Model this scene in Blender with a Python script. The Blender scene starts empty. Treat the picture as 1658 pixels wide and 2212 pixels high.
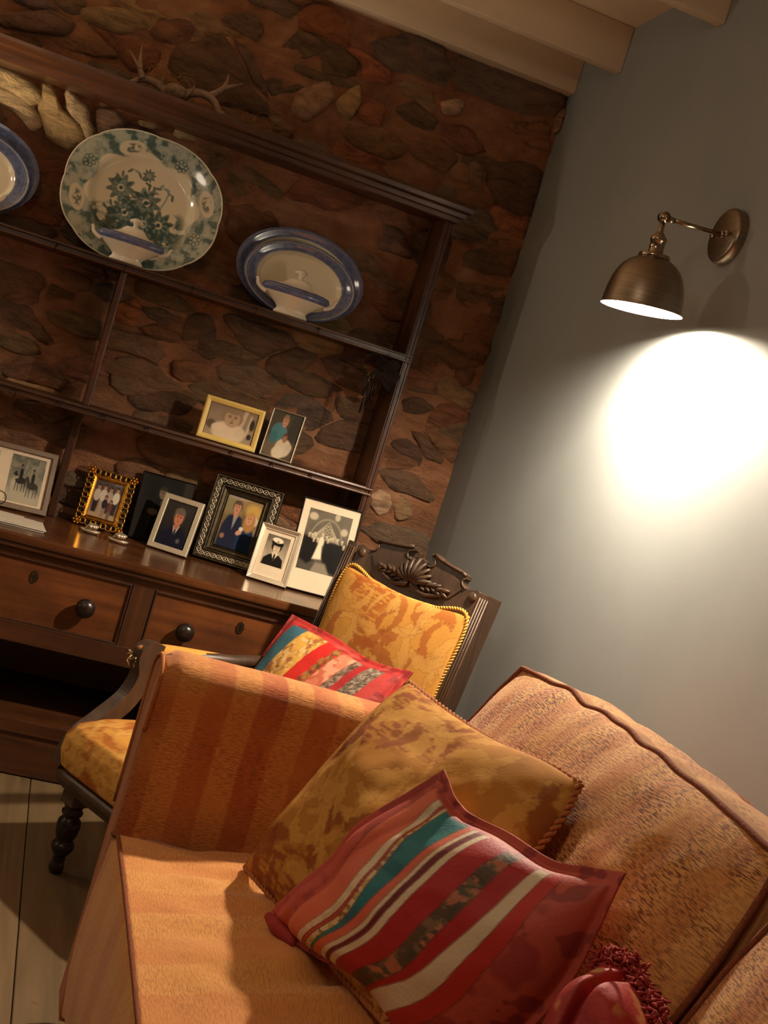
import bpy, bmesh, math, random
import numpy as np
from mathutils import Vector

# ------------------------------------------------------------------ camera
W_, H_, F_ = 1658, 2212, 2640.0
YAW, PITCH, ROLL = math.radians(16.165), math.radians(3.697), math.radians(16.969)
CAM = np.array([0.0, -3.762, 1.18])
cy, sy, cp, sp = math.cos(YAW), math.sin(YAW), math.cos(PITCH), math.sin(PITCH)
_f = np.array([sy*cp, cy*cp, -sp]); _r = np.array([cy, -sy, 0.0]); _u = np.cross(_r, _f)
RT = math.cos(ROLL)*_r + math.sin(ROLL)*_u
UP = -math.sin(ROLL)*_r + math.cos(ROLL)*_u
SC = bpy.context.scene
COL = SC.collection
cd = bpy.data.cameras.new('camera'); cam = bpy.data.objects.new('camera', cd); COL.objects.link(cam)
from mathutils import Matrix
m = Matrix(((RT[0], UP[0], -_f[0], CAM[0]), (RT[1], UP[1], -_f[1], CAM[1]), (RT[2], UP[2], -_f[2], CAM[2]), (0, 0, 0, 1)))
cam.matrix_world = m
cd.sensor_fit = 'VERTICAL'; cd.sensor_height = 36.0; cd.sensor_width = 27.0; cd.lens = F_/H_*36.0
cd.clip_start = 0.02
SC.camera = cam

# ------------------------------------------------------------------ world, lamps, exposure
SC.view_settings.view_transform = 'Standard'; SC.view_settings.look = 'None'
SC.view_settings.gamma = 1.0; SC.view_settings.use_curve_mapping = False
SC.view_settings.exposure = 0.0
wd = bpy.data.worlds.new('world'); SC.world = wd; wd.use_nodes = True
wd.node_tree.nodes['Background'].inputs[0].default_value = (0.9, 0.6, 0.35, 1)
wd.node_tree.nodes['Background'].inputs[1].default_value = 0.02
def lamp(name, loc, power, radius, col):
    l = bpy.data.lights.new(name, 'POINT'); l.energy = power; l.shadow_soft_size = radius; l.color = col
    o = bpy.data.objects.new(name, l); o.location = loc; COL.objects.link(o); return o
# shelf lamp left of the picture, then two added lights filling the room
lamp('shelf_lamp', (-1.25, -0.33, 1.62), 15.0, 0.05, (1.0, 0.81, 0.60))
lamp('left_fill', (-2.1, -1.35, 1.25), 6.0, 0.09, (1.0, 0.78, 0.55))
lamp('room_fill', (-0.55, -3.0, 2.05), 14.0, 0.16, (1.0, 0.80, 0.60))
sl = bpy.data.lights.new('uplight', 'SPOT'); sl.energy = 60.0; sl.shadow_soft_size = .03; sl.color = (1.0, .74, .46); sl.spot_size = math.radians(112); sl.spot_blend = .6
so_ = bpy.data.objects.new('uplight', sl); so_.location = (-.78, -.66, .95); so_.rotation_euler = (math.pi, 0, 0); COL.objects.link(so_)   # open top of a shaded lamp on the worktop, left of the picture
BULB = 3600.0

# ------------------------------------------------------------------ helpers
def at(x, y, ax, v):
    d = RT*((x-W_/2)/F_) + UP*(-(y-H_/2)/F_) + _f
    t = (v-CAM[ax])/d[ax]
    return CAM + t*d
def hit(x, y, P, n):
    d = RT*((x-W_/2)/F_) + UP*(-(y-H_/2)/F_) + _f
    n = np.array(n, float); return CAM + d*((np.array(P)-CAM)@n)/(d@n)
def lin(r, g, b):
    f = lambda c: (c/255/12.92 if c/255 <= .04045 else ((c/255+.055)/1.055)**2.4)
    return np.array([f(r), f(g), f(b)])
def unit(v):
    v = np.array(v, float); return v/np.linalg.norm(v)

def _hash(ix, iy, s):
    n = (ix.astype(np.int64)*374761393 + iy.astype(np.int64)*668265263 + s*974634777) & 0x7fffffff
    n = ((n ^ (n >> 13))*1274126177) & 0x7fffffff
    n = (n ^ (n >> 16)) & 0xffff
    return n/65535.0
def noise(x, y, s=0):
    x = np.asarray(x, float); y = np.asarray(y, float)
    ix = np.floor(x); iy = np.floor(y); fx = x-ix; fy = y-iy
    fx = fx*fx*(3-2*fx); fy = fy*fy*(3-2*fy)
    a = _hash(ix, iy, s); b = _hash(ix+1, iy, s); c = _hash(ix, iy+1, s); d = _hash(ix+1, iy+1, s)
    return (a*(1-fx)+b*fx)*(1-fy)+(c*(1-fx)+d*fx)*fy
def fbm(x, y, s=0, o=4):
    r = 0; a = .5; t = 0
    for k in range(o):
        r = r+a*noise(x*2**k, y*2**k, s+k*17); t += a; a *= .5
    return r/t
def smooth(a, b, x):
    t = np.clip((x-a)/(b-a), 0, 1); return t*t*(3-2*t)

# ------------------------------------------------------------------ materials
MATS = {}
def nodes(name):
    mt = bpy.data.materials.new(name); mt.use_nodes = True
    nt = mt.node_tree; nt.nodes.clear()
    out = nt.nodes.new('ShaderNodeOutputMaterial'); bs = nt.nodes.new('ShaderNodeBsdfPrincipled')
    nt.links.new(bs.outputs[0], out.inputs[0]); MATS[name] = mt
    return mt, nt, bs
def N(nt, t, **k):
    n = nt.nodes.new(t)
    for a, b in k.items():
        if a in n.inputs.keys() if hasattr(n.inputs, 'keys') else False: n.inputs[a].default_value = b
        else: setattr(n, a, b)
    return n
def L(nt, a, b): nt.links.new(a, b)
def ramp(nt, fac, stops):
    r = nt.nodes.new('ShaderNodeValToRGB'); e = r.color_ramp.elements
    while len(e) < len(stops): e.new(0.5)
    for i, (p, c) in enumerate(stops):
        e[i].position = p; e[i].color = (*c, 1) if len(c) == 3 else c
    L(nt, fac, r.inputs[0]); return r.outputs[0]
def coords(nt, kind='Object', scale=(1, 1, 1), rot=(0, 0, 0)):
    tc = nt.nodes.new('ShaderNodeTexCoord'); mp = nt.nodes.new('ShaderNodeMapping')
    mp.inputs['Scale'].default_value = scale; mp.inputs['Rotation'].default_value = rot
    L(nt, tc.outputs[kind], mp.inputs[0]); return mp.outputs[0]
def ntex(nt, vec, scale, detail=4, rough=.55, dist=0):
    n = nt.nodes.new('ShaderNodeTexNoise'); n.inputs['Scale'].default_value = scale
    n.inputs['Detail'].default_value = detail; n.inputs['Roughness'].default_value = rough
    n.inputs['Distortion'].default_value = dist
    L(nt, vec, n.inputs['Vector']); return n.outputs['Fac']
def bump(nt, bs, h, strength=.3, dist=.01):
    b = nt.nodes.new('ShaderNodeBump'); b.inputs['Strength'].default_value = strength
    b.inputs['Distance'].default_value = dist; L(nt, h, b.inputs['Height']); L(nt, b.outputs[0], bs.inputs['Normal'])
def mixc(nt, fac, a, b, mode='MIX'):
    mx = nt.nodes.new('ShaderNodeMix'); mx.data_type = 'RGBA'; mx.blend_type = mode
    if isinstance(fac, (int, float)): mx.inputs[0].default_value = fac
    else: L(nt, fac, mx.inputs[0])
    for s, i in ((a, 6), (b, 7)):
        if isinstance(s, (tuple, list, np.ndarray)): mx.inputs[i].default_value = (*tuple(s)[:3], 1)
        else: L(nt, s, mx.inputs[i])
    return mx.outputs[2]
def math_(nt, op, a, b=0.0):
    mn = nt.nodes.new('ShaderNodeMath'); mn.operation = op
    for s, i in ((a, 0), (b, 1)):
        if isinstance(s, (int, float)): mn.inputs[i].default_value = s
        else: L(nt, s, mn.inputs[i])
    return mn.outputs[0]

def simple(name, col, rough=.5, metal=0.0, nscale=0, namt=.2, bstr=0, coat=0):
    mt, nt, bs = nodes(name)
    bs.inputs['Roughness'].default_value = rough; bs.inputs['Metallic'].default_value = metal
    c = lin(*col)
    if nscale:
        v = coords(nt); n = ntex(nt, v, nscale)
        L(nt, ramp(nt, n, [(.25, tuple(c*(1-namt))), (.75, tuple(np.minimum(c*(1+namt), 1)))]), bs.inputs['Base Color'])
        if bstr: bump(nt, bs, n, bstr, .004)
    else: bs.inputs['Base Color'].default_value = (*c, 1)
    if coat: bs.inputs['Coat Weight'].default_value = coat
    return mt

def wood(name, c1, c2, axis, rough=.35, scale=1.0, bstr=.15):
    mt, nt, bs = nodes(name)
    s = [26*scale]*3; s['xyz'.index(axis)] = 1.6*scale
    v = coords(nt, 'Object', tuple(s)); n = ntex(nt, v, 1.0, 7, .65, .6)
    v2 = coords(nt, 'Object'); n2 = ntex(nt, v2, 5.0, 5, .6, .3)
    a = ramp(nt, n, [(.3, tuple(lin(*c1))), (.7, tuple(lin(*c2)))])
    dk = ramp(nt, n2, [(.3, (.45, .42, .4)), (.62, (1, 1, 1))])
    L(nt, mixc(nt, 1.0, a, dk, 'MULTIPLY'), bs.inputs['Base Color'])
    L(nt, ramp(nt, n2, [(.3, (rough*1.3,)*3), (.7, (rough*.8,)*3)]), bs.inputs['Roughness'])
    bump(nt, bs, n, bstr, .002)
    return mt
wood('oak_x', (52, 29, 15), (98, 57, 29), 'x', .36)
wood('oak_z', (52, 29, 15), (98, 57, 29), 'z', .36)
wood('oak_y', (46, 26, 14), (88, 50, 26), 'y', .4)
wood('oak_drawer', (88, 48, 24), (138, 80, 40), 'x', .34)
wood('oak_top', (70, 40, 21), (116, 70, 38), 'x', .2)
wood('mahogany', (58, 40, 28), (94, 70, 50), 'z', .42, 1.3)
simple('ebony', (34, 24, 19), .28, 0, 30, .25)
simple('iron', (40, 34, 28), .5, .8, 40, .3)
simple('escutcheon', (74, 58, 38), .45, .8, 60, .4)
simple('ceramic', (240, 230, 208), .14, 0, 12, .04, 0, .4)
simple('ceramic_blue', (98, 106, 146), .14, 0, 60, .3, 0, .4)
simple('gold', (196, 138, 52), .3, 1.0, 60, .35)
simple('silver', (232, 218, 192), .42, .85, 20, .08)
simple('dark_silver', (84, 74, 58), .36, 1.0, 60, .4)
simple('cream_gold', (224, 190, 104), .4, 0, 20, .05)
simple('walnut_frame', (112, 88, 64), .5, 0, 40, .15)
simple('black_frame', (22, 19, 17), .3, 0)
simple('mat_white', (226, 206, 176), .8, 0, 60, .03)
simple('backing', (46, 36, 28), .8, 0, 50, .2)
simple('paper', (206, 196, 178), .6, 0, 30, .06)
simple('antler', (134, 108, 86), .6, 0, 40, .35, .3)
simple('antler_tip', (150, 126, 98), .5, 0, 40, .2, .2)
simple('skull', (120, 98, 80), .75, 0, 50, .4, .3)
simple('straw', (150, 106, 62), .8, 0, 60, .25)
simple('braid', (214, 164, 72), .6, 0, 300, .3, .4)
simple('piping', (176, 108, 54), .85, 0, 200, .3, .4)
simple('piping_dark', (128, 66, 32), .9, 0, 200, .3, .4)
simple('fringe', (160, 48, 42), .85, 0, 200, .3)
simple('stuffing', (206, 186, 150), .9, 0, 200, .2)
simple('ribbon', (26, 18, 15), .9, 0, 40, .3)
MATS['ribbon'].node_tree.nodes['Principled BSDF'].inputs['Specular IOR Level'].default_value = .1
simple('plaster_white', (214, 196, 170), .75, 0, 8, .03, .05)
simple('lining', (250, 246, 236), .5)
simple('nickel_dark', (120, 104, 88), .34, 1.0, 30, .15)
simple('nickel', (168, 150, 128), .2, 1.0)

def blue_wall():
    mt, nt, bs = nodes('blue_plaster'); v = coords(nt)
    n = ntex(nt, v, 3.0, 5); n2 = ntex(nt, v, 90.0, 4)
    L(nt, ramp(nt, n, [(.3, tuple(lin(140, 145, 144))), (.7, tuple(lin(148, 153, 152)))]), bs.inputs['Base Color'])
    bs.inputs['Roughness'].default_value = .7; bump(nt, bs, n2, .06, .002)
blue_wall()
def brushed():
    mt, nt, bs = nodes('brushed_nickel'); v = coords(nt, 'Object', (4, 4, 260))
    n = ntex(nt, v, 1.0, 3)
    L(nt, ramp(nt, n, [(.3, tuple(lin(132, 118, 102))), (.7, tuple(lin(160, 146, 128)))]), bs.inputs['Base Color'])
    bs.inputs['Metallic'].default_value = 1.0; bs.inputs['Roughness'].default_value = .36
    bump(nt, bs, n, .05, .001)
brushed()
def stone_mat():
    mt, nt, bs = nodes('stone'); v = coords(nt)
    oi = nt.nodes.new('ShaderNodeObjectInfo')
    vs = coords(nt, 'Object', (10, 10, 30)); n1 = ntex(nt, vs, 1.2, 8, .7, .8)
    n2 = ntex(nt, v, 55.0, 6, .7); n3 = ntex(nt, v, 9.0, 4, .6)
    a = mixc(nt, 1.0, oi.outputs['Color'], ramp(nt, n1, [(.28, (.35, .32, .3)), (.5, (.95, .93, .9)), (.75, (1.5, 1.4, 1.3))]), 'MULTIPLY')
    a = mixc(nt, ramp(nt, n3, [(.55, (0, 0, 0)), (.75, (.55, .55, .55))]), a, tuple(lin(152, 92, 52)))
    L(nt, a, bs.inputs['Base Color']); bs.inputs['Roughness'].default_value = .85
    h = math_(nt, 'ADD', n1, math_(nt, 'MULTIPLY', n2, .5)); bump(nt, bs, h, 1.0, .03)
stone_mat()
def mortar_mat():
    mt, nt, bs = nodes('mortar'); v = coords(nt)
    n1 = ntex(nt, v, 5.0, 8, .65, .5); n2 = ntex(nt, v, 70.0, 6, .7)
    L(nt, ramp(nt, n1, [(.28, tuple(lin(118, 82, 58))), (.5, tuple(lin(174, 116, 78))), (.74, tuple(lin(208, 156, 114)))]), bs.inputs['Base Color'])
    bs.inputs['Roughness'].default_value = .9
    n3 = ntex(nt, coords(nt, 'Object', (9, 9, 26)), 1.3, 8, .7, .6); h = math_(nt, 'ADD', math_(nt, 'ADD', n1, n3), math_(nt, 'MULTIPLY', n2, .35)); bump(nt, bs, h, 1.0, .026)
mortar_mat()
def plank_mat():
    mt, nt, bs = nodes('floor_plank'); oi = nt.nodes.new('ShaderNodeObjectInfo')
    v = coords(nt, 'Object', (22, 1.3, 22)); n = ntex(nt, v, 1.0, 7, .6, .7)
    v2 = coords(nt, 'Object'); k = ntex(nt, v2, 14.0, 3, .5)
    a = ramp(nt, n, [(.25, tuple(lin(86, 70, 48))), (.7, tuple(lin(126, 104, 74)))])
    a = mixc(nt, 1.0, a, ramp(nt, oi.outputs['Random'], [(0, (.82, .8, .78)), (1, (1.05, 1.03, 1))]), 'MULTIPLY')
    a = mixc(nt, ramp(nt, k, [(.68, (0, 0, 0)), (.78, (.8, .8, .8))]), a, tuple(lin(60, 40, 24)))
    L(nt, a, bs.inputs['Base Color']); bs.inputs['Roughness'].default_value = .5; bump(nt, bs, n, .15, .002)
plank_mat()
def col_mat(name, rough=.5, bscale=0, bstr=0, coat=0, sheen=0):
    mt, nt, bs = nodes(name)
    a = nt.nodes.new('ShaderNodeVertexColor'); a.layer_name = 'Col'
    L(nt, a.outputs[0], bs.inputs['Base Color']); bs.inputs['Roughness'].default_value = rough
    if bscale: bump(nt, bs, ntex(nt, coords(nt), bscale, 5), bstr, .003)
    if coat: bs.inputs['Coat Weight'].default_value = coat
    if sheen: bs.inputs['Sheen Weight'].default_value = sheen
col_mat('print', .6); MATS['print'].node_tree.nodes['Principled BSDF'].inputs['Specular IOR Level'].default_value = .08; col_mat('transferware', .12, 0, 0, .4); col_mat('damask', .85, 260, .12)
MATS['damask'].node_tree.nodes['Principled BSDF'].inputs['Specular IOR Level'].default_value = .2
col_mat('patchwork', .6, 160, .25)
def glass_mat():
    mt = bpy.data.materials.new('picture_glass'); mt.use_nodes = True; MATS['picture_glass'] = mt
    nt = mt.node_tree; nt.nodes.clear(); out = nt.nodes.new('ShaderNodeOutputMaterial')
    tr = nt.nodes.new('ShaderNodeBsdfTransparent'); gl = nt.nodes.new('ShaderNodeBsdfGlossy')
    gl.inputs['Roughness'].default_value = .03
    fr = nt.nodes.new('ShaderNodeFresnel'); fr.inputs[0].default_value = 1.16
    mx = nt.nodes.new('ShaderNodeMixShader'); L(nt, fr.outputs[0], mx.inputs[0])
    L(nt, tr.outputs[0], mx.inputs[1]); L(nt, gl.outputs[0], mx.inputs[2]); L(nt, mx.outputs[0], out.inputs[0])
glass_mat()
def chenille(name, period=.092, light=(206, 138, 70), dark=(166, 74, 32), spot=(120, 62, 30), contrast=.75, spotamt=.6):
    """striped chenille: UV.x runs across the stripes, UV.y along them, both in metres"""
    mt, nt, bs = nodes(name)
    uv = nt.nodes.new('ShaderNodeUVMap'); uv.uv_map = 'UVMap'
    def mp(sx, sy):
        q = nt.nodes.new('ShaderNodeMapping'); q.inputs['Scale'].default_value = (sx, sy, 1); L(nt, uv.outputs[0], q.inputs[0]); return q.outputs[0]
    sep = nt.nodes.new('ShaderNodeSeparateXYZ'); L(nt, uv.outputs[0], sep.inputs[0])
    wob = ntex(nt, mp(5, 9), 1.0, 3)
    x = math_(nt, 'ADD', sep.outputs[0], math_(nt, 'MULTIPLY', wob, .010))
    w = math_(nt, 'SINE', math_(nt, 'MULTIPLY', x, 2*math.pi/period))
    st = ramp(nt, math_(nt, 'ADD', math_(nt, 'MULTIPLY', w, .5), .5), [(.42, (0, 0, 0)), (.58, (1, 1, 1))])
    low = ntex(nt, mp(7, 5), 1.0, 3)                       # ikat-like fading of the stripes
    fade = ramp(nt, low, [(.3, (.25, .25, .25)), (.65, (1, 1, 1))])
    s = math_(nt, 'MULTIPLY', math_(nt, 'MULTIPLY', st, fade), contrast)
    a = mixc(nt, s, tuple(lin(*light)), tuple(lin(*dark)))
    dash = ntex(nt, mp(80, 400), 1.0, 4, .6)               # short pile dashes across the stripe
    pat = ntex(nt, mp(11, 11), 1.0, 3)
    dd = math_(nt, 'MULTIPLY', ramp(nt, dash, [(.46, (0, 0, 0)), (.58, (1, 1, 1))]), ramp(nt, pat, [(.32, (.12, .12, .12)), (.62, (spotamt,)*3)]))
    a = mixc(nt, dd, a, tuple(lin(*spot)))
    L(nt, a, bs.inputs['Base Color']); bs.inputs['Roughness'].default_value = .85
    bs.inputs['Sheen Weight'].default_value = .25; bs.inputs['Sheen Roughness'].default_value = .4
    fold = ntex(nt, mp(5, 14), 1.0, 2)
    h = math_(nt, 'ADD', math_(nt, 'MULTIPLY', dash, .35), math_(nt, 'MULTIPLY', fold, 1.2))
    bump(nt, bs, h, .5, .012)
chenille('chenille_arm', .094, (222, 150, 76), (182, 80, 36), (142, 70, 32), .85, .62)
chenille('chenille_seat', .15, (228, 160, 82), (208, 116, 54), (170, 102, 48), .5, .5)
chenille('chenille_back', .085, (220, 160, 92), (192, 104, 50), (104, 50, 24), .6, 1.0)
chenille('chenille_base', .15, (196, 120, 62), (140, 66, 34), (110, 56, 30), .6, .5)
def emit(name, col, s):
    mt = bpy.data.materials.new(name); mt.use_nodes = True; MATS[name] = mt
    nt = mt.node_tree; nt.nodes.clear(); out = nt.nodes.new('ShaderNodeOutputMaterial'); e = nt.nodes.new('ShaderNodeEmission')
    e.inputs[0].default_value = (*col, 1); e.inputs[1].default_value = s; L(nt, e.outputs[0], out.inputs[0])
emit('bulb_glow', (1.0, 0.83, 0.64), BULB)

# ------------------------------------------------------------------ geometry
def worldloc(o):
    p = Vector((0, 0, 0))
    while o: p = p+o.location; o = o.parent
    return p
class G:
    def __init__(s): s.v = []; s.f = []; s.uv = None; s.col = None
    def add(s, v, f):
        k = len(s.v); s.v += [tuple(map(float, p)) for p in v]; s.f += [tuple(i+k for i in q) for q in f]; return s
    def box(s, x0, x1, y0, y1, z0, z1):
        v = [(x, y, z) for z in (z0, z1) for y in (y0, y1) for x in (x0, x1)]
        return s.add(v, [(0, 2, 3, 1), (4, 5, 7, 6), (0, 1, 5, 4), (2, 6, 7, 3), (0, 4, 6, 2), (1, 3, 7, 5)])
    def obox(s, O, a, b, c, ra, rb, rc):      # box along axes a,b,c with ranges
        v = [np.array(O)+a*i+b*j+c*k for k in rc for j in rb for i in ra]
        return s.add(v, [(0, 2, 3, 1), (4, 5, 7, 6), (0, 1, 5, 4), (2, 6, 7, 3), (0, 4, 6, 2), (1, 3, 7, 5)])
    def prism(s, poly, O, a, b, c, d0, d1):   # poly in (a,b), extruded along c
        n = len(poly); v = [np.array(O)+a*p+b*q+c*d for d in (d0, d1) for p, q in poly]
        return s.add(v, [tuple(range(n-1, -1, -1)), tuple(range(n, 2*n))]+[(i, (i+1) % n, n+(i+1) % n, n+i) for i in range(n)])
    def tube(s, P, R, n=8, closed=False, cap=True):
        P = np.array(P, float); m = len(P)
        R = np.full(m, R, float) if np.isscalar(R) else np.array(R, float)
        T = np.roll(P, -1, 0)-np.roll(P, 1, 0) if closed else np.gradient(P, axis=0)
        T /= np.linalg.norm(T, axis=1)[:, None]+1e-12
        u = np.cross(T[0], (0.3, .2, 1)); u = u/np.linalg.norm(u); v = []
        for i in range(m):
            u = u-T[i]*(u@T[i]); u /= np.linalg.norm(u)+1e-12; w = np.cross(T[i], u)
            for k in range(n):
                a = 2*math.pi*k/n; v.append(P[i]+R[i]*(math.cos(a)*u+math.sin(a)*w))
        f = []
        for i in range(m if closed else m-1):
            j = (i+1) % m
            for k in range(n): f.append((i*n+k, i*n+(k+1) % n, j*n+(k+1) % n, j*n+k))
        if cap and not closed: f += [tuple(range(n-1, -1, -1)), tuple((m-1)*n+k for k in range(n))]
        return s.add(v, f)
    def lathe(s, prof, O=(0, 0, 0), a=(1, 0, 0), b=(0, 1, 0), c=(0, 0, 1), n=32, sa=1.0, sb=1.0, cap=True):
        O = np.array(O, float); a = np.array(a, float); b = np.array(b, float); c = np.array(c, float); v = []
        for r, h in prof:
            for k in range(n):
                t = 2*math.pi*k/n; v.append(O+a*r*sa*math.cos(t)+b*r*sb*math.sin(t)+c*h)
        f = [(i*n+k, i*n+(k+1) % n, (i+1)*n+(k+1) % n, (i+1)*n+k) for i in range(len(prof)-1) for k in range(n)]
        if cap:
            if prof[0][0] > 1e-5: f.append(tuple(range(n-1, -1, -1)))
            if prof[-1][0] > 1e-5: f.append(tuple((len(prof)-1)*n+k for k in range(n)))
        return s.add(v, f)
    def ball(s, O, r, n=12, sc=(1, 1, 1)):
        pr = [(max(1e-6, math.sin(math.pi*i/n)), -math.cos(math.pi*i/n)) for i in range(n+1)]
        return s.lathe([(p*r, h*r*sc[2]) for p, h in pr], O, n=n+4, sa=sc[0], sb=sc[1], cap=False)
    def grid(s, P, flip=False, wrap=False):   # P: (n,m,3)
        n, mm = P.shape[:2]; k = len(s.v)
        s.v += [tuple(p) for p in P.reshape(-1, 3).tolist()]
        for i in range(n-1):
            for j in range(mm if wrap else mm-1):
                j2 = (j+1) % mm
                q = (k+i*mm+j, k+i*mm+j2, k+(i+1)*mm+j2, k+(i+1)*mm+j)
                s.f.append(q[::-1] if flip else q)
        return s
    def build(s, name, mat, parent=None, smooth=False, bevel=0, seg=2, label=None, recalc=True):
        off = worldloc(parent) if parent else Vector((0, 0, 0))
        me = bpy.data.meshes.new(name)
        V = np.array(s.v)-np.array(off)
        me.from_pydata(V.tolist(), [], s.f)
        if bevel or recalc:
            bm = bmesh.new(); bm.from_mesh(me)
            if recalc: bmesh.ops.recalc_face_normals(bm, faces=bm.faces)
            if bevel: bmesh.ops.bevel(bm, geom=bm.edges[:], offset=bevel, segments=seg, affect='EDGES', profile=.6, clamp_overlap=True)
            bm.to_mesh(me); bm.free()
        if s.uv is not None:
            ul = me.uv_layers.new(name='UVMap'); U = np.array(s.uv, float)
            li = np.zeros(len(me.loops), dtype=np.int32); me.loops.foreach_get('vertex_index', li)
            ul.data.foreach_set('uv', U[li].ravel())
        if s.col is not None:
            ca = me.color_attributes.new('Col', 'FLOAT_COLOR', 'POINT')
            C4 = np.ones((len(s.v), 4)); C4[:, :3] = np.clip(np.array(s.col), 0, 1)
            ca.data.foreach_set('color', C4.ravel())
        if smooth: me.polygons.foreach_set('use_smooth', [True]*len(me.polygons))
        me.materials.append(MATS[mat]); me.update()
        o = bpy.data.objects.new(name, me); COL.objects.link(o)
        if parent: o.parent = parent
        if label: o['label'] = label
        return o
def thing(name, label, cat, loc, group=None):
    o = bpy.data.objects.new(name, None); o.empty_display_size = .05; COL.objects.link(o)
    o.location = tuple(map(float, loc)); o['label'] = label; o['category'] = cat
    if group: o['group'] = group
    return o
def tag(o, label, cat, group=None):
    o['label'] = label; o['category'] = cat
    if group: o['group'] = group
    return o
def struct(o): o['kind'] = 'structure'; return o
X, Y, Z = np.eye(3)
def bez(P, n=16):        # catmull-rom through points
    P = [np.array(p, float) for p in P]; P = [2*P[0]-P[1]]+P+[2*P[-1]-P[-2]]; out = []
    for i in range(1, len(P)-2):
        for k in range(n):
            t = k/n; a, b, c, d = P[i-1:i+3]
            out.append(.5*(2*b+(c-a)*t+(2*a-5*b+4*c-d)*t*t+(3*b-a-3*c+d)*t**3))
    out.append(P[-2]); return np.array(out)

# ================================================================== THE SETTING
XW, YW, ZC = 1.281, 0.04, 2.496
XL, YF = -2.6, -5.0
rng = random.Random(7); nr = np.random.default_rng(5)
g = G(); g.box(XW, XW+.12, YF, YW+.2, 0, ZC+.1)
o = struct(g.build('wall_right', 'blue_plaster'))
g = G(); g.box(XL-.12, XL, YF, YW+.2, 0, ZC+.1); struct(g.build('wall_left', 'blue_plaster'))
g = G(); g.box(XL-.12, XW+.12, YF-.12, YF, 0, ZC+.1); struct(g.build('wall_front', 'blue_plaster'))
g = G(); g.box(XL-.12, XW+.12, YF-.12, YW+.2, ZC, ZC+.1); struct(g.build('ceiling', 'plaster_white'))
for i, (y0, y1) in enumerate(((-.03, .05), (-.367, -.332), (-.950, -.912), (-1.53, -1.49), (-2.11, -2.07), (-2.69, -2.65), (-3.27, -3.23), (-3.85, -3.81))):
    g = G(); g.box(XL, XW, y0, y1, 2.365, ZC); struct(g.build('trim_%d' % (i+1), 'plaster_white', None, False, .004))
# floor: boards running towards the stone wall
fl = struct(G().box(XL-.12, XW+.12, YF-.12, YW+.2, -.06, -.022).build('floor', 'backing'))
xs = .012
edges = [xs+.2145*k for k in range(-13, 7)]
for k in range(len(edges)-1):
    x0, x1 = max(edges[k], XL), min(edges[k+1], XW)
    if x1-x0 < .02: continue
    off = rng.uniform(0, 1.5); ys = [YF]+[y for y in np.arange(YF+off, YW-.3, 1.75)]+[YW]
    if -.3 < x0 < .75: ys = [YF, -3.0+.2*(k % 3), YW]
    for a, b in zip(ys[:-1], ys[1:]):
        G().box(x0+.0012, x1-.0012, a+.001, b-.001, -.022, 0).build('plank', 'floor_plank', fl, False, .0015, 1)

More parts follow.
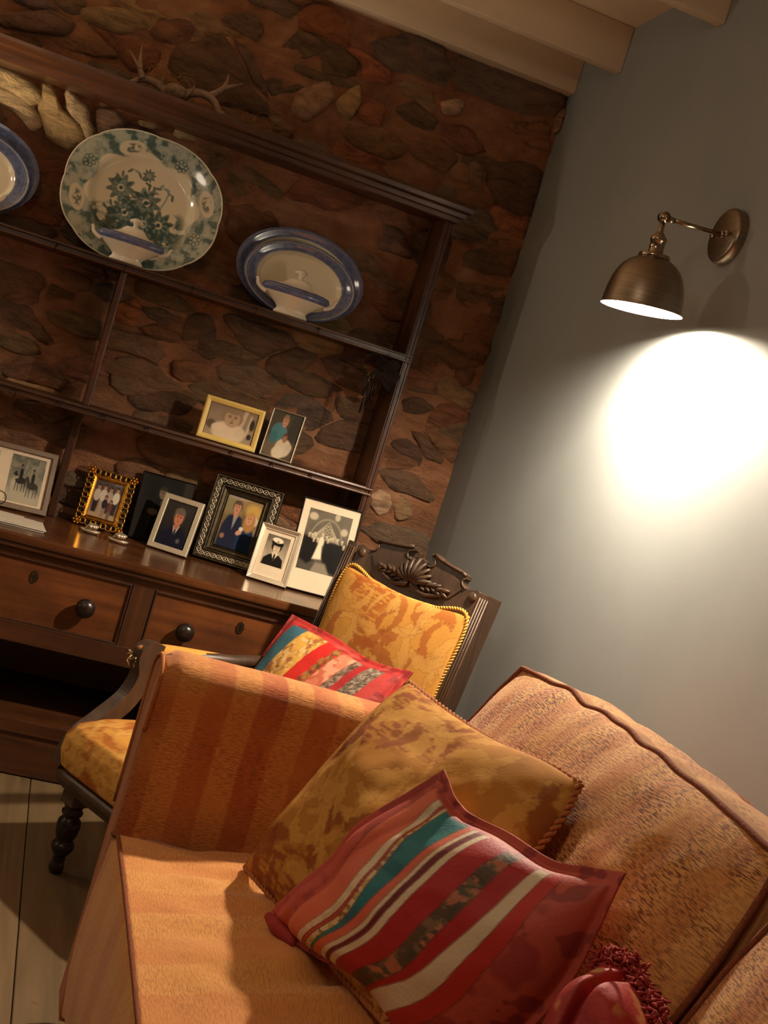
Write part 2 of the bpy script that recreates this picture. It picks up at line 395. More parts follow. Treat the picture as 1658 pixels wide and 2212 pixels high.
# stone wall -------------------------------------------------------
mx, mz = 150, 130
gx = np.linspace(XL, XW, 260); gz = np.linspace(0, ZC, 170); A, B = np.meshgrid(gx, gz)
yy = YW-.008-.022*(fbm(A*5, B*8, 3)-.5)-.018*(fbm(A*22, B*34, 9)-.5)
P = np.stack([A, yy, B], -1)
g = G().grid(P)
wall = struct(g.build('wall_back', 'mortar', None, True, recalc=False))
struct(G().box(XL, XW, YW+.03, YW+.2, 0, ZC).build('wall_core', 'mortar', wall))
TONE = dict(l=(232, 206, 166), d=(88, 70, 54), g=(118, 96, 72), w=(132, 90, 60), t=(172, 140, 102), o=(164, 96, 58), r=(140, 84, 56), p=(206, 176, 138), s=(104, 94, 82))  # l: pale stone, lightened further to put the lamplit patch into the colour
HAND = [  # outlines of the stones that stand out (read off the photograph, put on the wall plane): tone, proud, points
 ('d', .020, 2, 0, 0, [(740,240),(850,190),(945,150),(985,180),(1040,290),(1060,350),(1160,440),(1150,480),(960,445),(840,400),(750,330)]),
 ('g', .012, 2, 0, 0, [(1000,160),(1080,210),(1145,360),(1165,430),(1090,340),(1040,230)]),
 ('d', .004, 2, 0, 0, [(1155,335),(1240,340),(1315,375),(1240,400),(1175,415)]),
 ('d', .014, 2, 0, 0, [(1375,215),(1480,210),(1555,270),(1530,320),(1430,300)]),
 ('t', .018, 2, 0, 0, [(1290,400),(1340,370),(1420,360),(1440,430),(1380,480),(1330,520),(1260,480)]),
 ('t', .016, 2, 0, 0, [(1450,440),(1550,360),(1560,440),(1520,510),(1490,500)]),
 ('g', .012, 2, 0, 0, [(1165,460),(1200,490),(1245,530),(1240,570),(1190,580),(1165,540)]),
 ('g', .012, 2, 0, 0, [(980,60),(1060,50),(1140,90),(1120,170),(1040,140),(960,110)]),
 ('w', .014, 2, 0, 0, [(690,90),(800,80),(850,120),(800,190),(700,180),(640,140)]),
 ('g', .020, 2, 0, 0, [(20,60),(240,40),(330,110),(280,150),(120,130),(10,110)]),
 ('t', .018, 2, 0, 0, [(380,30),(560,40),(650,110),(500,140),(360,80)]),
 ('w', .014, 2, 0, 0, [(240,150),(420,170),(520,250),(380,240),(230,190)]),
 ('d', .010, 2, 0, 0, [(0,140),(130,150),(190,200),(60,215),(0,190)]),
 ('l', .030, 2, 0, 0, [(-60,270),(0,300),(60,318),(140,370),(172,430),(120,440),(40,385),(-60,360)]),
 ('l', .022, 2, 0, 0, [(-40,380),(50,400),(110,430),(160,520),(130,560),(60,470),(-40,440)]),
 ('p', .026, 2, 0, 0, [(180,372),(235,380),(262,470),(350,545),(375,590),(300,640),(215,590),(170,500)]),
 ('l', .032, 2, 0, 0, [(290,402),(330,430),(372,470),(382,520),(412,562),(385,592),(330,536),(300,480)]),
 ('d', .002, 2, 0, 0, [(300,410),(352,420),(366,490),(340,515),(312,480)]),  # dark tone set in for the shade of a deep hole
 ('g', .022, 2, 0, 0, [(420,470),(510,480),(560,545),(500,575),(410,585)]),
 ('p', .018, 2, 0, 0, [(590,515),(660,530),(715,552),(690,562),(600,545)]),
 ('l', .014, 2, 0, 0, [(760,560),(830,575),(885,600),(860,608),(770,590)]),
 ('d', .004, 2, 0, 0, [(560,530),(640,560),(700,590),(640,600),(570,570)]),
 ('g', .016, 2, 0, 0, [(430,490),(560,520),(640,560),(560,580),(440,560)]),
 ('s', .016, 1.7307, 700, 0, [(190,170),(330,130),(440,170),(470,230),(465,310),(400,310),(200,235)]),
 ('s', .016, 1.7307, 700, 0, [(500,200),(640,200),(750,280),(900,360),(880,430),(780,430),(500,320)]),
 ('d', .014, 1.7307, 700, 0, [(0,185),(90,195),(135,250),(90,285),(0,270)]),
 ('d', .016, 1.7307, 700, 0, [(620,620),(720,610),(810,640),(800,720),(760,820),(690,800),(630,720)]),
 ('g', .014, 1.7307, 700, 0, [(540,620),(570,600),(600,640),(580,740),(545,730)]),
 ('s', .012, 1.7307, 700, 0, [(425,700),(490,690),(490,750),(430,740)]),
 ('p', .018, 1.7307, 700, 0, [(440,380),(500,365),(535,390),(500,430),(450,420)]),
 ('o', .016, 1.7307, 700, 0, [(130,400),(180,370),(245,410),(210,470),(140,450)]),
 ('t', .030, 1.7307, 700, 0, [(865,430),(910,400),(905,480),(860,500)]),
 ('d', .010, 1.7307, 700, 0, [(270,400),(340,380),(430,450),(390,490),(310,450)]),
 ('d', .006, 2.6018, 700, 400, [(800,370),(960,350),(1080,420),(1040,510),(900,490),(790,440)]),
 ('r', .008, 2.6018, 700, 400, [(810,720),(880,700),(975,740),(950,780),(860,770)]),
 ('w', .018, 2.6018, 700, 400, [(790,830),(940,860),(930,950),(780,910)]),
 ('p', .012, 2.6018, 700, 400, [(270,1740),(330,1700),(375,1760),(370,1830),(310,1860),(265,1800)]),
 ('t', .010, 2.6018, 700, 400, [(385,1790),(440,1740),(500,1800),(480,1880),(410,1890)]),
 ('d', .014, 2.6018, 700, 400, [(380,1440),(480,1430),(550,1500),(540,1580),(430,1520)]),
 ('d', .012, 2.6018, 700, 400, [(440,1210),(540,1190),(620,1250),(560,1290),(450,1270)]),
 ('g', .010, 2.6018, 700, 400, [(480,1130),(700,1160),(690,1185),(480,1155)]),
 ('w', .014, 2.6018, 700, 400, [(750,1040),(850,1020),(850,1080),(790,1150),(750,1110)]),
 ('g', .018, 1.9976, 0, 500, [(180,350),(300,340),(440,390),(430,470),(340,450),(240,400)]),
 ('g', .018, 1.9976, 0, 500, [(460,420),(640,450),(700,510),(680,570),(560,520),(450,500)]),
 ('d', .014, 1.9976, 0, 500, [(620,330),(700,330),(790,390),(720,410),(640,370)]),
 ('g', .014, 1.9976, 0, 500, [(890,470),(1000,480),(1120,540),(1080,580),(940,540)]),
 ('g', .012, 1.9976, 0, 500, [(1220,600),(1330,600),(1480,680),(1380,720),(1260,680)]),
 ('w', .016, 1.9976, 0, 500, [(740,560),(850,560),(890,640),(800,650),(740,620)]),
 ('w', .014, 1.9976, 0, 500, [(430,560),(520,560),(590,600),(560,640),(460,610)]),
]
hand = []
for tone, pr, sc, ox, oy, pts in HAND:
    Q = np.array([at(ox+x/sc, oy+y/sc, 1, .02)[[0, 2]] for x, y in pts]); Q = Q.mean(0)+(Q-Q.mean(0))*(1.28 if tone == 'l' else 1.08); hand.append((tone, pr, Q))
def area(P): return .5*np.sum(P[:, 0]*np.roll(P[:, 1], -1)-np.roll(P[:, 0], -1)*P[:, 1])
def inside(pt, P):
    c = False; n = len(P); j = n-1
    for i in range(n):
        if (P[i, 1] > pt[1]) != (P[j, 1] > pt[1]) and pt[0] < (P[j, 0]-P[i, 0])*(pt[1]-P[i, 1])/(P[j, 1]-P[i, 1])+P[i, 0]: c = not c
        j = i
    return c
def chaikin(P, k=2):
    for _ in range(k):
        Q = np.roll(P, -1, 0); P = np.stack([.86*P+.14*Q, .14*P+.86*Q], 1).reshape(-1, 2)
    return P
def resample(P, n):
    Q = np.vstack([P, P[:1]]); d = np.r_[0, np.cumsum(np.linalg.norm(np.diff(Q, axis=0), axis=1))]
    t = np.linspace(0, d[-1], n, endpoint=False); return np.stack([np.interp(t, d, Q[:, 0]), np.interp(t, d, Q[:, 1])], 1)
nst = 0
def stone(P, tone, proud, seed):
    global nst
    n = 20
    P = resample(chaikin(P, 1), n)
    if area(P) < 0: P = P[::-1]
    c = P.mean(0); ang = np.arange(n)
    P = c+(P-c)*(1+.24*(noise(ang*.9, np.full(n, seed*1.7), 3)-.45)+.10*(noise(ang*2.3, np.full(n, seed*.7), 7)-.5))[:, None]
    tx, tz = nr.uniform(-.10, .10), nr.uniform(-.16, .16)
    v = []
    for k, (sc, d) in enumerate(((1.08, -.012), (1.0, proud*.35), (.84, proud*.9), (.48, proud*1.05))):
        Q = c+(P-c)*sc
        for q in Q:
            bumpy = 0 if k == 0 else .016*(fbm(q[0]*24+seed, q[1]*42, 5)-.5)+ (q[0]-c[0])*tx*(k > 1)+(q[1]-c[1])*tz*(k > 1)
            xx = min(q[0], XW-.002)
            v.append((xx, YW-.008-d-bumpy, q[1]))
    v.append((c[0], YW-.008-proud*1.1, c[1]))
    f = []
    for k in range(3):
        for i in range(n): f.append((k*n+i, k*n+(i+1) % n, (k+1)*n+(i+1) % n, (k+1)*n+i))
    f += [(3*n+i, 3*n+(i+1) % n, 4*n) for i in range(n)]
    s = G().add(v, f).build('stone', 'stone', wall, True)
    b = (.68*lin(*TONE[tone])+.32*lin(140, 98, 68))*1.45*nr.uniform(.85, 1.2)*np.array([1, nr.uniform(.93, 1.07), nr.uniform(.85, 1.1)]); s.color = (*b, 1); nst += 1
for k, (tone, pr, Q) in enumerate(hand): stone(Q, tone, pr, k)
# the other stones: flattened cells between them
AX = 1.9
sx0, sx1, sz0, sz1 = -.95, XW+.01, .52, 2.42
n = 345
S = np.stack([nr.uniform(sx0, sx1, n)/AX, nr.uniform(sz0, sz1, n)], 1)
def cell(i, S, k=22):
    d = ((S-S[i])**2).sum(1); near = np.argsort(d)[1:k]
    P = np.array([(sx0/AX, sz0), (sx1/AX, sz0), (sx1/AX, sz1), (sx0/AX, sz1)])
    for j in near:
        mid = (S[i]+S[j])/2; nn = S[j]-S[i]; s = (P-mid)@nn; out = []
        for a in range(len(P)):
            b = (a+1) % len(P)
            if s[a] <= 0: out.append(P[a])
            if (s[a] <= 0) != (s[b] <= 0): out.append(P[a]+(P[b]-P[a])*s[a]/(s[a]-s[b]))
        P = np.array(out)
        if len(P) < 3: return None
    return P
for it in range(2):
    S2 = S.copy()
    for i in range(n):
        P = cell(i, S)
        if P is not None: S2[i] = .5*S[i]+.5*P.mean(0)
    S = S2
tones = ['d', 'g', 'w', 'w', 'g', 'r', 't', 'd', 'g', 'w', 's', 'o']
for i in range(n):
    P = cell(i, S)
    if P is None or len(P) < 3: continue
    P = P*np.array([AX, 1]); c = P.mean(0)
    if any(inside(c, q) for _, _, q in hand): continue
    bad = 0; mn = .0025
    Q = P.copy()
    for a in range(len(Q)):
        dv = Q[a]-c; l = np.linalg.norm(dv); Q[a] = c+dv*max(.3, 1-mn*1.7/l)
        for _, _, h in hand:
            s = 1.0
            while s > .3 and inside(c+(Q[a]-c)*s*1.05, h): s -= .07
            if s < 1: Q[a] = c+(Q[a]-c)*s; bad += 1
    if abs(area(Q)) < .0012 or nst >= 299: continue
    stone(Q, tones[nr.integers(len(tones))], nr.uniform(.004, .017), 100+i)

# ================================================================== DRESSER
dr = thing('dresser', 'dark oak open-rack dresser with three shelves standing against the stone wall', 'dresser', (.09, -.25, 0))
XA, XB = -.80, .986
def dpart(name, g, mat, parent=dr, bev=.002, smooth=False, label=None): return g.build(name, mat, parent, smooth, bev, 2, label)
# rack uprights
for x0, x1 in ((XA, XA+.026), (XB-.026, XB)):
    u = dpart('upright', G().box(x0, x1, -.172, .0, .645, 1.86), 'oak_z')
    for q in (.007, .019): dpart('bead', G().box(x0+q-.003, x0+q+.003, -.177, -.170, .645, 1.83), 'oak_z', u, .002)
for z0, z1, ya in ((1.392, 1.417, -.18), (.972, .997, -.18)):
    s = dpart('shelf', G().box(XA+.02, XB-.02, ya+.006, .0, z0, z1), 'oak_x')
    for q in (.004, .020): dpart('bead', G().box(XA+.02, XB-.002, ya-.003, ya+.007, z0+q-.003, z0+q+.003), 'oak_x', s, .002)
dv = .104
dpart('divider', G().box(dv-.009, dv+.009, -.165, .0, .997, 1.392), 'oak_z', dr, .003)
dl = at(146, 985, 1, -.035)[0]; dpart('divider', G().box(dl-.012, dl+.012, -.036, .0, .645, .972), 'oak_z', dr, .003)
# cornice: moulded front returned round both ends
prof = [(-.180, 1.831), (-.186, 1.834), (-.188, 1.846), (-.197, 1.850), (-.200, 1.862), (-.212, 1.868), (-.216, 1.880), (-.216, 1.890), (0, 1.890), (0, 1.845)]
def cornice():
    v = []; n = len(prof)
    for s in (0, 1):
        for y, z in prof:
            ex = max(0, -y-.172)
            v.append(((XA-ex) if s == 0 else (XB+ex*.95), y, z))
    return G().add(v, [(i, (i+1) % n, n+(i+1) % n, n+i) for i in range(n)]+[tuple(range(n)), tuple(range(2*n-1, n-1, -1))])
co = dpart('cornice', cornice(), 'oak_x', dr, 0)
dpart('top_board', G().box(XA, XB, -.19, -.002, 1.882, 1.894), 'oak_x')
# base
tp = dpart('worktop', G().box(XA-.04, XB+.03, -.488, .0, .620, .645), 'oak_top', dr, .006)
dpart('edge_moulding', G().box(XA-.034, XB+.024, -.480, -.02, .606, .620), 'oak_x', tp, .004)
YB = -.462
dpart('frieze_rail', G().box(XA, XB-.005, YB, YB+.03, .583, .606), 'oak_x')
dpart('lower_rail', G().box(XA, XB-.005, YB-.002, YB+.03, .357, .412), 'oak_x')
for a, b in ((-.80, -.737), (-.228, -.166), (.344, .405), (.911, .981)):
    dpart('stile', G().box(a, b, YB+.001, YB+.03, .41, .585), 'oak_z')
dpart('end_panel', G().box(XA, XA+.025, YB+.03, .0, .0, .606), 'oak_z')
dpart('end_panel', G().box(XB-.03, XB-.005, YB+.03, .0, .0, .606), 'oak_z')
for x in (XA+.03, XB-.035): dpart('leg', G().box(x-.03, x+.03, YB, YB+.06, .0, .357), 'oak_z')
dpart('drawer_floor', G().box(XA+.03, XB-.03, YB+.03, .0, .375, .39), 'oak_y')
dpart('back_board', G().box(XA+.03, XB-.03, -.02, -.005, .16, .606), 'oak_x')
pb = dpart('potboard', G().box(XA, XB, -.47, .0, .118, .157), 'oak_x', dr, .004)
dpart('plinth', G().box(XA+.005, XB-.005, -.462, -.43, .004, .118), 'oak_x')
def knob(x, z, par, y=-.456):
    pr = [(.012, 0), (.010, .008), (.012, .012), (.022, .018), (.0265, .028), (.025, .038), (.018, .045), (.008, .0485), (.0001, .049)]
    G().lathe(pr, (x, y, z), X, Z, -Y, 28).build('knob', 'ebony', par, True)
def escutcheon(x, z, par, y=-.4565):
    pts = [(.011*math.cos(a)*(1+.06*math.cos(8*a)), .0175*math.sin(a)*(1+.06*math.cos(8*a))) for a in np.linspace(0, 2*math.pi, 32, endpoint=False)]
    G().prism(pts, (x, y, z), X, Z, -Y, 0, .002).build('escutcheon', 'escutcheon', par)
    hole = [(.0022*math.cos(a), .004+.0026*math.sin(a)) for a in np.linspace(-.6, math.pi+.6, 10)]+[(-.0016, -.008), (.0016, -.008)]
    G().prism(hole, (x, y-.0018, z), X, Z, -Y, 0, .0008).build('keyhole', 'black_frame', par)
    ring = [(x+.0095*math.cos(a), y-.002, z+.015*math.sin(a)) for a in np.linspace(0, 2*math.pi, 28, endpoint=False)]
    G().tube(ring, .0008, 5, True).build('rim', 'escutcheon', par, True)
for a, b in ((-.735, -.23), (-.164, .342), (.407, .909)):
    d = dpart('drawer', G().box(a+.003, b-.003, YB+.006, YB+.028, .415, .581), 'oak_drawer', dr, .002)
    g = G()
    for q in ((a, b, .5785, .583), (a, b, .4125, .417)): g.box(q[0], q[1], YB-.002, YB+.02, q[2], q[3])
    for q in (a, b-.0045): g.box(q, q+.0045, YB-.002, YB+.02, .417, .5785)
    dpart('cock_bead', g, 'oak_y', d, .0012)
    c = (a+b)/2; knob(c-.148, .494, d); knob(c+.148, .494, d); escutcheon(c, .538, d)
# cup hooks along the shelf edges
for pts, z in (((123, 522), (270, 572), (415, 620), (553, 668), (688, 713)), 1.392), (((35, 841), (131, 868), (229, 891), (321, 922), (501, 978), (588, 1002), (671, 1027)), .972):
    for q in pts:
        x = at(q[0], q[1], 1, -.185)[0]
        pth = [(x, -.182, z+.016)]+[(x, -.190-.007*math.sin(t)*1.0, z+.016-.010*(t/2.6)-.004*(1-math.cos(t))) for t in np.linspace(.3, 3.6, 9)]
        h = G().tube(pth, .0013, 6); h.ball((x, -.184, z+.016), .0042, 8); h.build('cup_hook', 'iron', dr, True)

# ================================================================== CHINA
def platter(name, label, group, C, w, h, lean, yaw, colfn, mat='transferware', wavy=0, depth=.028, ns=380, nrr=44, rim=.60, exp=2.0):
    cl, sl = math.cos(lean), math.sin(lean); fx = np.array([math.cos(yaw), math.sin(yaw), 0]); bk = np.array([-fx[1], fx[0], 0])
    up = Z*cl+bk*sl; nn = np.cross(fx, up); O = np.array(C, float)+up*h/2
    t = np.linspace(0, 2*math.pi, ns, endpoint=False)
    ct, st = np.cos(t), np.sin(t)
    rr = (np.abs(ct)**exp+np.abs(st)**exp)**(-1/exp)
    edge = rr*(1+wavy*np.abs(np.sin(4*t))**.6)
    radii = np.r_[np.linspace(.02, rim-.03, 54), np.linspace(rim-.01, rim+.09, 12), np.linspace(rim+.10, 1, 44)]
    P = np.zeros((len(radii), ns, 3)); c = np.zeros((len(radii), ns, 3)); UVx = np.zeros((len(radii), ns)); UVy = UVx.copy()
    for i, r in enumerate(radii):
        a = rr*min(r, .8) if r <= .8 else rr*.8+(edge-rr*.8)*(r-.8)/.2
        x = a*ct*w/2; y = a*st*h/2
        d = depth*smooth(rim-.02, rim+.10, r)*.62+depth*.38*smooth(rim+.1, 1.0, r)
        P[i] = O+x[:, None]*fx+y[:, None]*up+nn*d
        UVx[i], UVy[i] = x, y
    R_ = np.repeat(radii[:, None], ns, 1); T_ = np.repeat(t[None], len(radii), 0)
    c = colfn(R_, T_, UVx, UVy)
    g = G(); g.grid(P, wrap=True)
    k = len(g.v); g.v.append(tuple(O)); g.f += [(k, (j+1) % ns, j) for j in range(ns)]
    back = P[::3]-nn*.005; b0 = len(g.v)
    g.grid(back, flip=True, wrap=True); nb = len(back)
    last = (len(radii)-1)*ns; lb = b0+(nb-1)*ns
    g.f += [(last+j, last+(j+1) % ns, lb+(j+1) % ns, lb+j) for j in range(ns)]
    g.v.append(tuple(O-nn*.005)); kk = len(g.v)-1; g.f += [(kk, b0+j, b0+(j+1) % ns) for j in range(ns)]
    colr = c.reshape(-1, 3).tolist()+[list(c[0].mean(0))]+c[::3].reshape(-1, 3).tolist()+[list(c[0].mean(0))]
    g.col = colr
    th = thing(name, label, 'plate', C, 'platters on the top shelf')
    pl = g.build('plate_body', mat, th, True, recalc=False)
    rimp = [tuple(p) for p in P[-1]]
    G().tube(rimp, .0022, 6, True).build('rim', 'ceramic' if wavy else 'ceramic_blue', th, True)
    return th
CREAM = lin(236, 224, 194)
def green_fn(R_, T, x, y):
    c = np.ones(R_.shape+(3,))*CREAM
    teal = lin(44, 78, 74); mid = lin(128, 150, 142); pale = lin(196, 202, 184)
    def over(c, col, a): return c*(1-a[..., None])+col*a[..., None]
    # border: washed green ground with flower sprays and cream cartouches
    b = smooth(.66, .70, R_)
    inner_edge = .70+.05*np.sin(8*T+.6)
    b = smooth(inner_edge-.02, inner_edge+.02, R_)
    f1 = fbm(x*55, y*55, 21, 4); f2 = fbm(x*120, y*120, 31, 3)
    c = over(c, mid, b*(.55+.3*smooth(.34, .5, f1)))
    c = over(c, pale, b*smooth(.5, .62, f2)*.6)
    c = over(c, teal, b*smooth(.55, .62, f1)*.75)
    for k in range(8):
        a0 = k*math.pi/4+.35
        dx = x-.205*math.cos(a0)*.93; dy = y-.145*math.sin(a0)*1.02
        rx, ry = (.040, .022)
        rot = a0+math.pi/2; ux = dx*math.cos(rot)+dy*math.sin(rot); uy = -dx*math.sin(rot)+dy*math.cos(rot)
        d = np.sqrt((ux/rx)**2+(uy/ry)**2)
        if k % 2 == 0:
            c = over(c, CREAM*.95, smooth(1.05, .9, d)); c = over(c, teal, smooth(.75, .45, d)*smooth(.42, .55, f2)*.8)
        else:
            for q in range(7):
                aq = q*2*math.pi/7; dd = np.hypot(ux-.014*math.cos(aq), uy-.012*math.sin(aq))
                c = over(c, teal, smooth(.0085, .006, dd)*.7); c = over(c, pale, smooth(.005, .003, dd)*.8)
    c = over(c, CREAM*.9, smooth(.985, .995, R_))
    # centre: flower branch above a dark bank
    w = fbm(x*40+3, y*40, 51, 3)
    def flower(c, fx, fy, r, seed):
        dx, dy = x-fx, y-fy; a = np.arctan2(dy, dx); d = np.hypot(dx, dy)/r
        edge = 1+.22*np.cos(9*a+seed)
        c = over(c, teal, smooth(edge+.08, edge-.12, d)*.85)
        c = over(c, mid, smooth(.78, .62, d)*(.5+.5*np.cos(9*a+seed+1.5))*.9)
        c = over(c, CREAM*.8, smooth(.34, .28, d)); c = over(c, teal, smooth(.2, .12, d)); return c
    bank = smooth(-.012, -.03, y+.02*np.sin(x*40))*smooth(.22, .16, np.hypot(x*1.35+.0, (y+.06)*1.9))
    c = over(c, teal*.9, bank*smooth(.36, .5, w)*.95); c = over(c, mid, bank*smooth(.52, .62, fbm(x*90, y*90, 61))*.6)
    for fx, fy, r, s in ((-.068, .022, .036, 0), (.012, .002, .038, 1), (-.04, -.045, .036, 2), (.062, -.05, .038, 3), (.0, .082, .017, 4), (.02, -.06, .034, 5)):
        c = flower(c, fx, fy, r, s)
    for q in range(46):     # leaves
        rq = random.Random(q); lx = rq.uniform(-.10, .10); ly = rq.uniform(-.06, .085); a = rq.uniform(0, 6.28)
        if np.hypot(lx*1.0, ly*1.25) > .12: continue
        ux = (x-lx)*math.cos(a)+(y-ly)*math.sin(a); uy = -(x-lx)*math.sin(a)+(y-ly)*math.cos(a)
        c = over(c, teal if q % 3 else mid, smooth(1.1, .8, np.sqrt((ux/.011)**2+(uy/.0042)**2))*.85)
    px = .055+.012*np.sin((y-.0)*30); trunk = smooth(.0035, .0015, np.abs(x-px))*smooth(-.04, -.03, y)*smooth(.06, .05, y)
    c = over(c, mid, trunk*.8)
    stem = smooth(.003, .001, np.abs(y-.02-.02*np.sin(x*30)))*smooth(-.07, -.05, x)*smooth(.05, .03, x); c = over(c, teal, stem*.7)
    return c
def band_fn(c0, c1, inner=.70):
    def f(R_, T, x, y):
        c = np.ones(R_.shape+(3,))*CREAM
        blue = lin(104, 114, 148); dk = lin(66, 74, 112)
        tooth = .012*(np.abs(((T*58/math.pi) % 1)-.5)*2)
        a = smooth(c0-.004, c0+.004, R_-tooth)*smooth(c1+.004, c1-.004, R_)
        n = fbm(x*120, y*120, 5, 3)
        col = blue[None, None]*(1-(.5*smooth(.4, .6, n))[..., None])+dk[None, None]*(.5*smooth(.4, .6, n))[..., None]
        c = c*(1-a[..., None])+col*a[..., None]
        e = smooth(.975, .985, R_); c = c*(1-e[..., None])+lin(120, 118, 130)*e[..., None]
        for q in (c0+.03, c1-.03):
            l = smooth(.008, .003, np.abs(R_-q))*a*.5; c = c*(1-l[..., None])+lin(150, 156, 180)*l[..., None]
        return c
    return f
ZS = 1.418
platter('platter', 'large green and white floral transferware platter leaning on the top shelf behind a tureen', None, (at(307, 435, 1, -.035)[0], -.064, ZS), .452, .384, math.radians(9), 0, green_fn, wavy=.022, exp=2.25)
platter('platter', 'large white oval platter with blue rim, rearmost at the right end of the top shelf', None, (at(648, 590, 1, -.03)[0], -.046, ZS), .398, .268, math.radians(8), 0, band_fn(.81, .985), rim=.72, depth=.022)
platter('platter', 'smaller blue-banded white oval platter, in front of the large one at the shelf right end', None, (at(643, 618, 1, -.06)[0], -.074, ZS), .345, .226, math.radians(9), 0, band_fn(.77, .97), rim=.70, depth=.02)
platter('platter', 'dark blue rimmed platter at the far left of the top shelf, rearmost of the pair', None, (-.385, -.046, ZS), .392, .275, math.radians(8), 0, band_fn(.76, .985), rim=.64)
platter('platter', 'light blue banded platter at the far left of the top shelf, front of the pair', None, (-.380, -.074, ZS), .340, .236, math.radians(9), 0, band_fn(.77, .97), rim=.70, depth=.02)

def tureen(label, cx, cy, w, group):
    th = thing('tureen', label, 'tureen', (cx, cy, ZS), 'tureens on the top shelf'); s = w/.225
    foot = [(.0001, .0), (.052, .0), (.054, .004), (.050, .010), (.046, .016), (.052, .024), (.075, .042), (.096, .058), (.104, .066), (.105, .068), (.101, .068), (.09, .058), (.07, .042), (.0001, .03)]
    G().lathe([(r*s, h*s) for r, h in foot], (cx, cy, ZS), X, Y, Z, 48, 1.0, .43, False).build('bowl', 'ceramic', th, True)
    bnd = [(.0965, .058), (.1055, .0655), (.1070, .070), (.1045, .0745), (.1015, .0715)]
    G().lathe([(r*s, h*s) for r, h in bnd], (cx, cy, ZS), X, Y, Z, 48, 1.0, .44, False).build('blue_band', 'ceramic_blue', th, True, label='blue rim band')
    lid = [(.1035, .073), (.101, .078), (.090, .082), (.070, .086), (.052, .091), (.040, .098), (.034, .106), (.026, .112), (.0001, .114)]
    ld = G().lathe([(r*s, h*s) for r, h in lid], (cx, cy, ZS), X, Y, Z, 48, 1.0, .43, False).build('lid', 'ceramic', th, True)
    lb = [(.1036, .0755), (.1022, .079), (.096, .0817), (.088, .0838)]
    G().lathe([(r*s, h*s) for r, h in lb], (cx, cy, ZS), X, Y, Z, 48, 1.0, .44, False).build('blue_band', 'ceramic_blue', ld, True)
    kn = G().lathe([(.010*s, .111*s), (.007*s, .120*s), (.012*s, .127*s), (.016*s, .133*s), (.012*s, .139*s), (.005*s, .142*s), (.0001, .143*s)], (cx, cy, ZS), n=20, cap=False)
    kn.tube([(cx-.02*s, cy, ZS+.128*s), (cx-.008*s, cy, ZS+.137*s), (cx+.008*s, cy, ZS+.137*s), (cx+.02*s, cy, ZS+.128*s)], .005*s, 8)
    kn.build('knob', 'ceramic', ld, True)
    for d in (-1, 1):
        p = bez([(cx+d*.090*s, cy, ZS+.052*s), (cx+d*.104*s, cy, ZS+.056*s), (cx+d*.118*s, cy, ZS+.066*s), (cx+d*.122*s, cy, ZS+.078*s), (cx+d*.128*s, cy, ZS+.083*s)], 6)
        G().tube(p, np.linspace(.008, .004, len(p))*s, 8).build('handle', 'ceramic', th, True)
tureen('white lidded tureen with a blue rim in front of the green floral platter', .100, -.143, .205, None)
tureen('white lidded tureen with a blue rim in front of the two blue-banded oval platters', .594, -.146, .222, None)
tureen('white lidded tureen at the far left of the top shelf, before the dark blue platter', -.375, -.146, .215, None)

# ================================================================== PICTURE FRAMES
def over(c, col, a): return c*(1-a[..., None])+np.array(col)*a[..., None]
def ell(c, u, v, cx, cy, rx, ry, col, soft=.18, rot=0):
    a, b = math.cos(rot), math.sin(rot); x = (u-cx)*a+(v-cy)*b; y = -(u-cx)*b+(v-cy)*a
    return over(c, lin(*col), smooth(1+soft, 1-soft, np.sqrt((x/rx)**2+(y/ry)**2)))
def poly(c, u, v, pts, col, soft=.015):
    d = np.full(u.shape, 1e9); n = len(pts); ins = np.zeros(u.shape, bool)
    for i in range(n):
        (x0, y0), (x1, y1) = pts[i], pts[(i+1) % n]
        ex, ey = x1-x0, y1-y0; t = np.clip(((u-x0)*ex+(v-y0)*ey)/(ex*ex+ey*ey+1e-12), 0, 1)
        d = np.minimum(d, np.hypot(u-x0-t*ex, v-y0-t*ey))
        if y0 != y1:
            cr = ((v < y0) != (v < y1)) & (u < x0+(v-y0)*ex/ey); ins ^= cr
    sd = np.where(ins, d, -d)
    return over(c, lin(*col), smooth(-soft, soft, sd))
def bgc(u, v, a, b, n=.12, s=6, seed=0):
    k = np.clip(v+n*4*(fbm(u*s, v*s, seed)-.5), 0, 1)[..., None]; return lin(*a)*(1-k)+lin(*b)*k
def face(c, u, v, cx, cy, r, skin, hair, hairtop=1.0, shade=(0, 0, 0), asp=.78):
    c = ell(c, u, v, cx, cy+.18*r, r*1.02*asp*1.1, r*1.12*hairtop, hair, .12)
    c = ell(c, u, v, cx, cy-.05*r, r*.80*asp*1.05, r*1.0, skin, .12)
    c = ell(c, u, v, cx, cy+.78*r, r*.82*asp, r*.32*hairtop, hair, .3)
    dk = tuple(int(k*.38) for k in skin)
    for d in (-1, 1):
        c = ell(c, u, v, cx+d*.32*r*asp, cy+.10*r, .15*r*asp, .07*r, dk, .4); c = ell(c, u, v, cx+d*.32*r*asp, cy+.25*r, .2*r*asp, .04*r, dk, .6)
    c = ell(c, u, v, cx+.02*r, cy-.18*r, .09*r*asp, .16*r, tuple(int(k*.78) for k in skin), .6)
    c = ell(c, u, v, cx, cy-.50*r, .24*r*asp, .06*r, tuple(int(k*.55) for k in skin), .4)
    return c
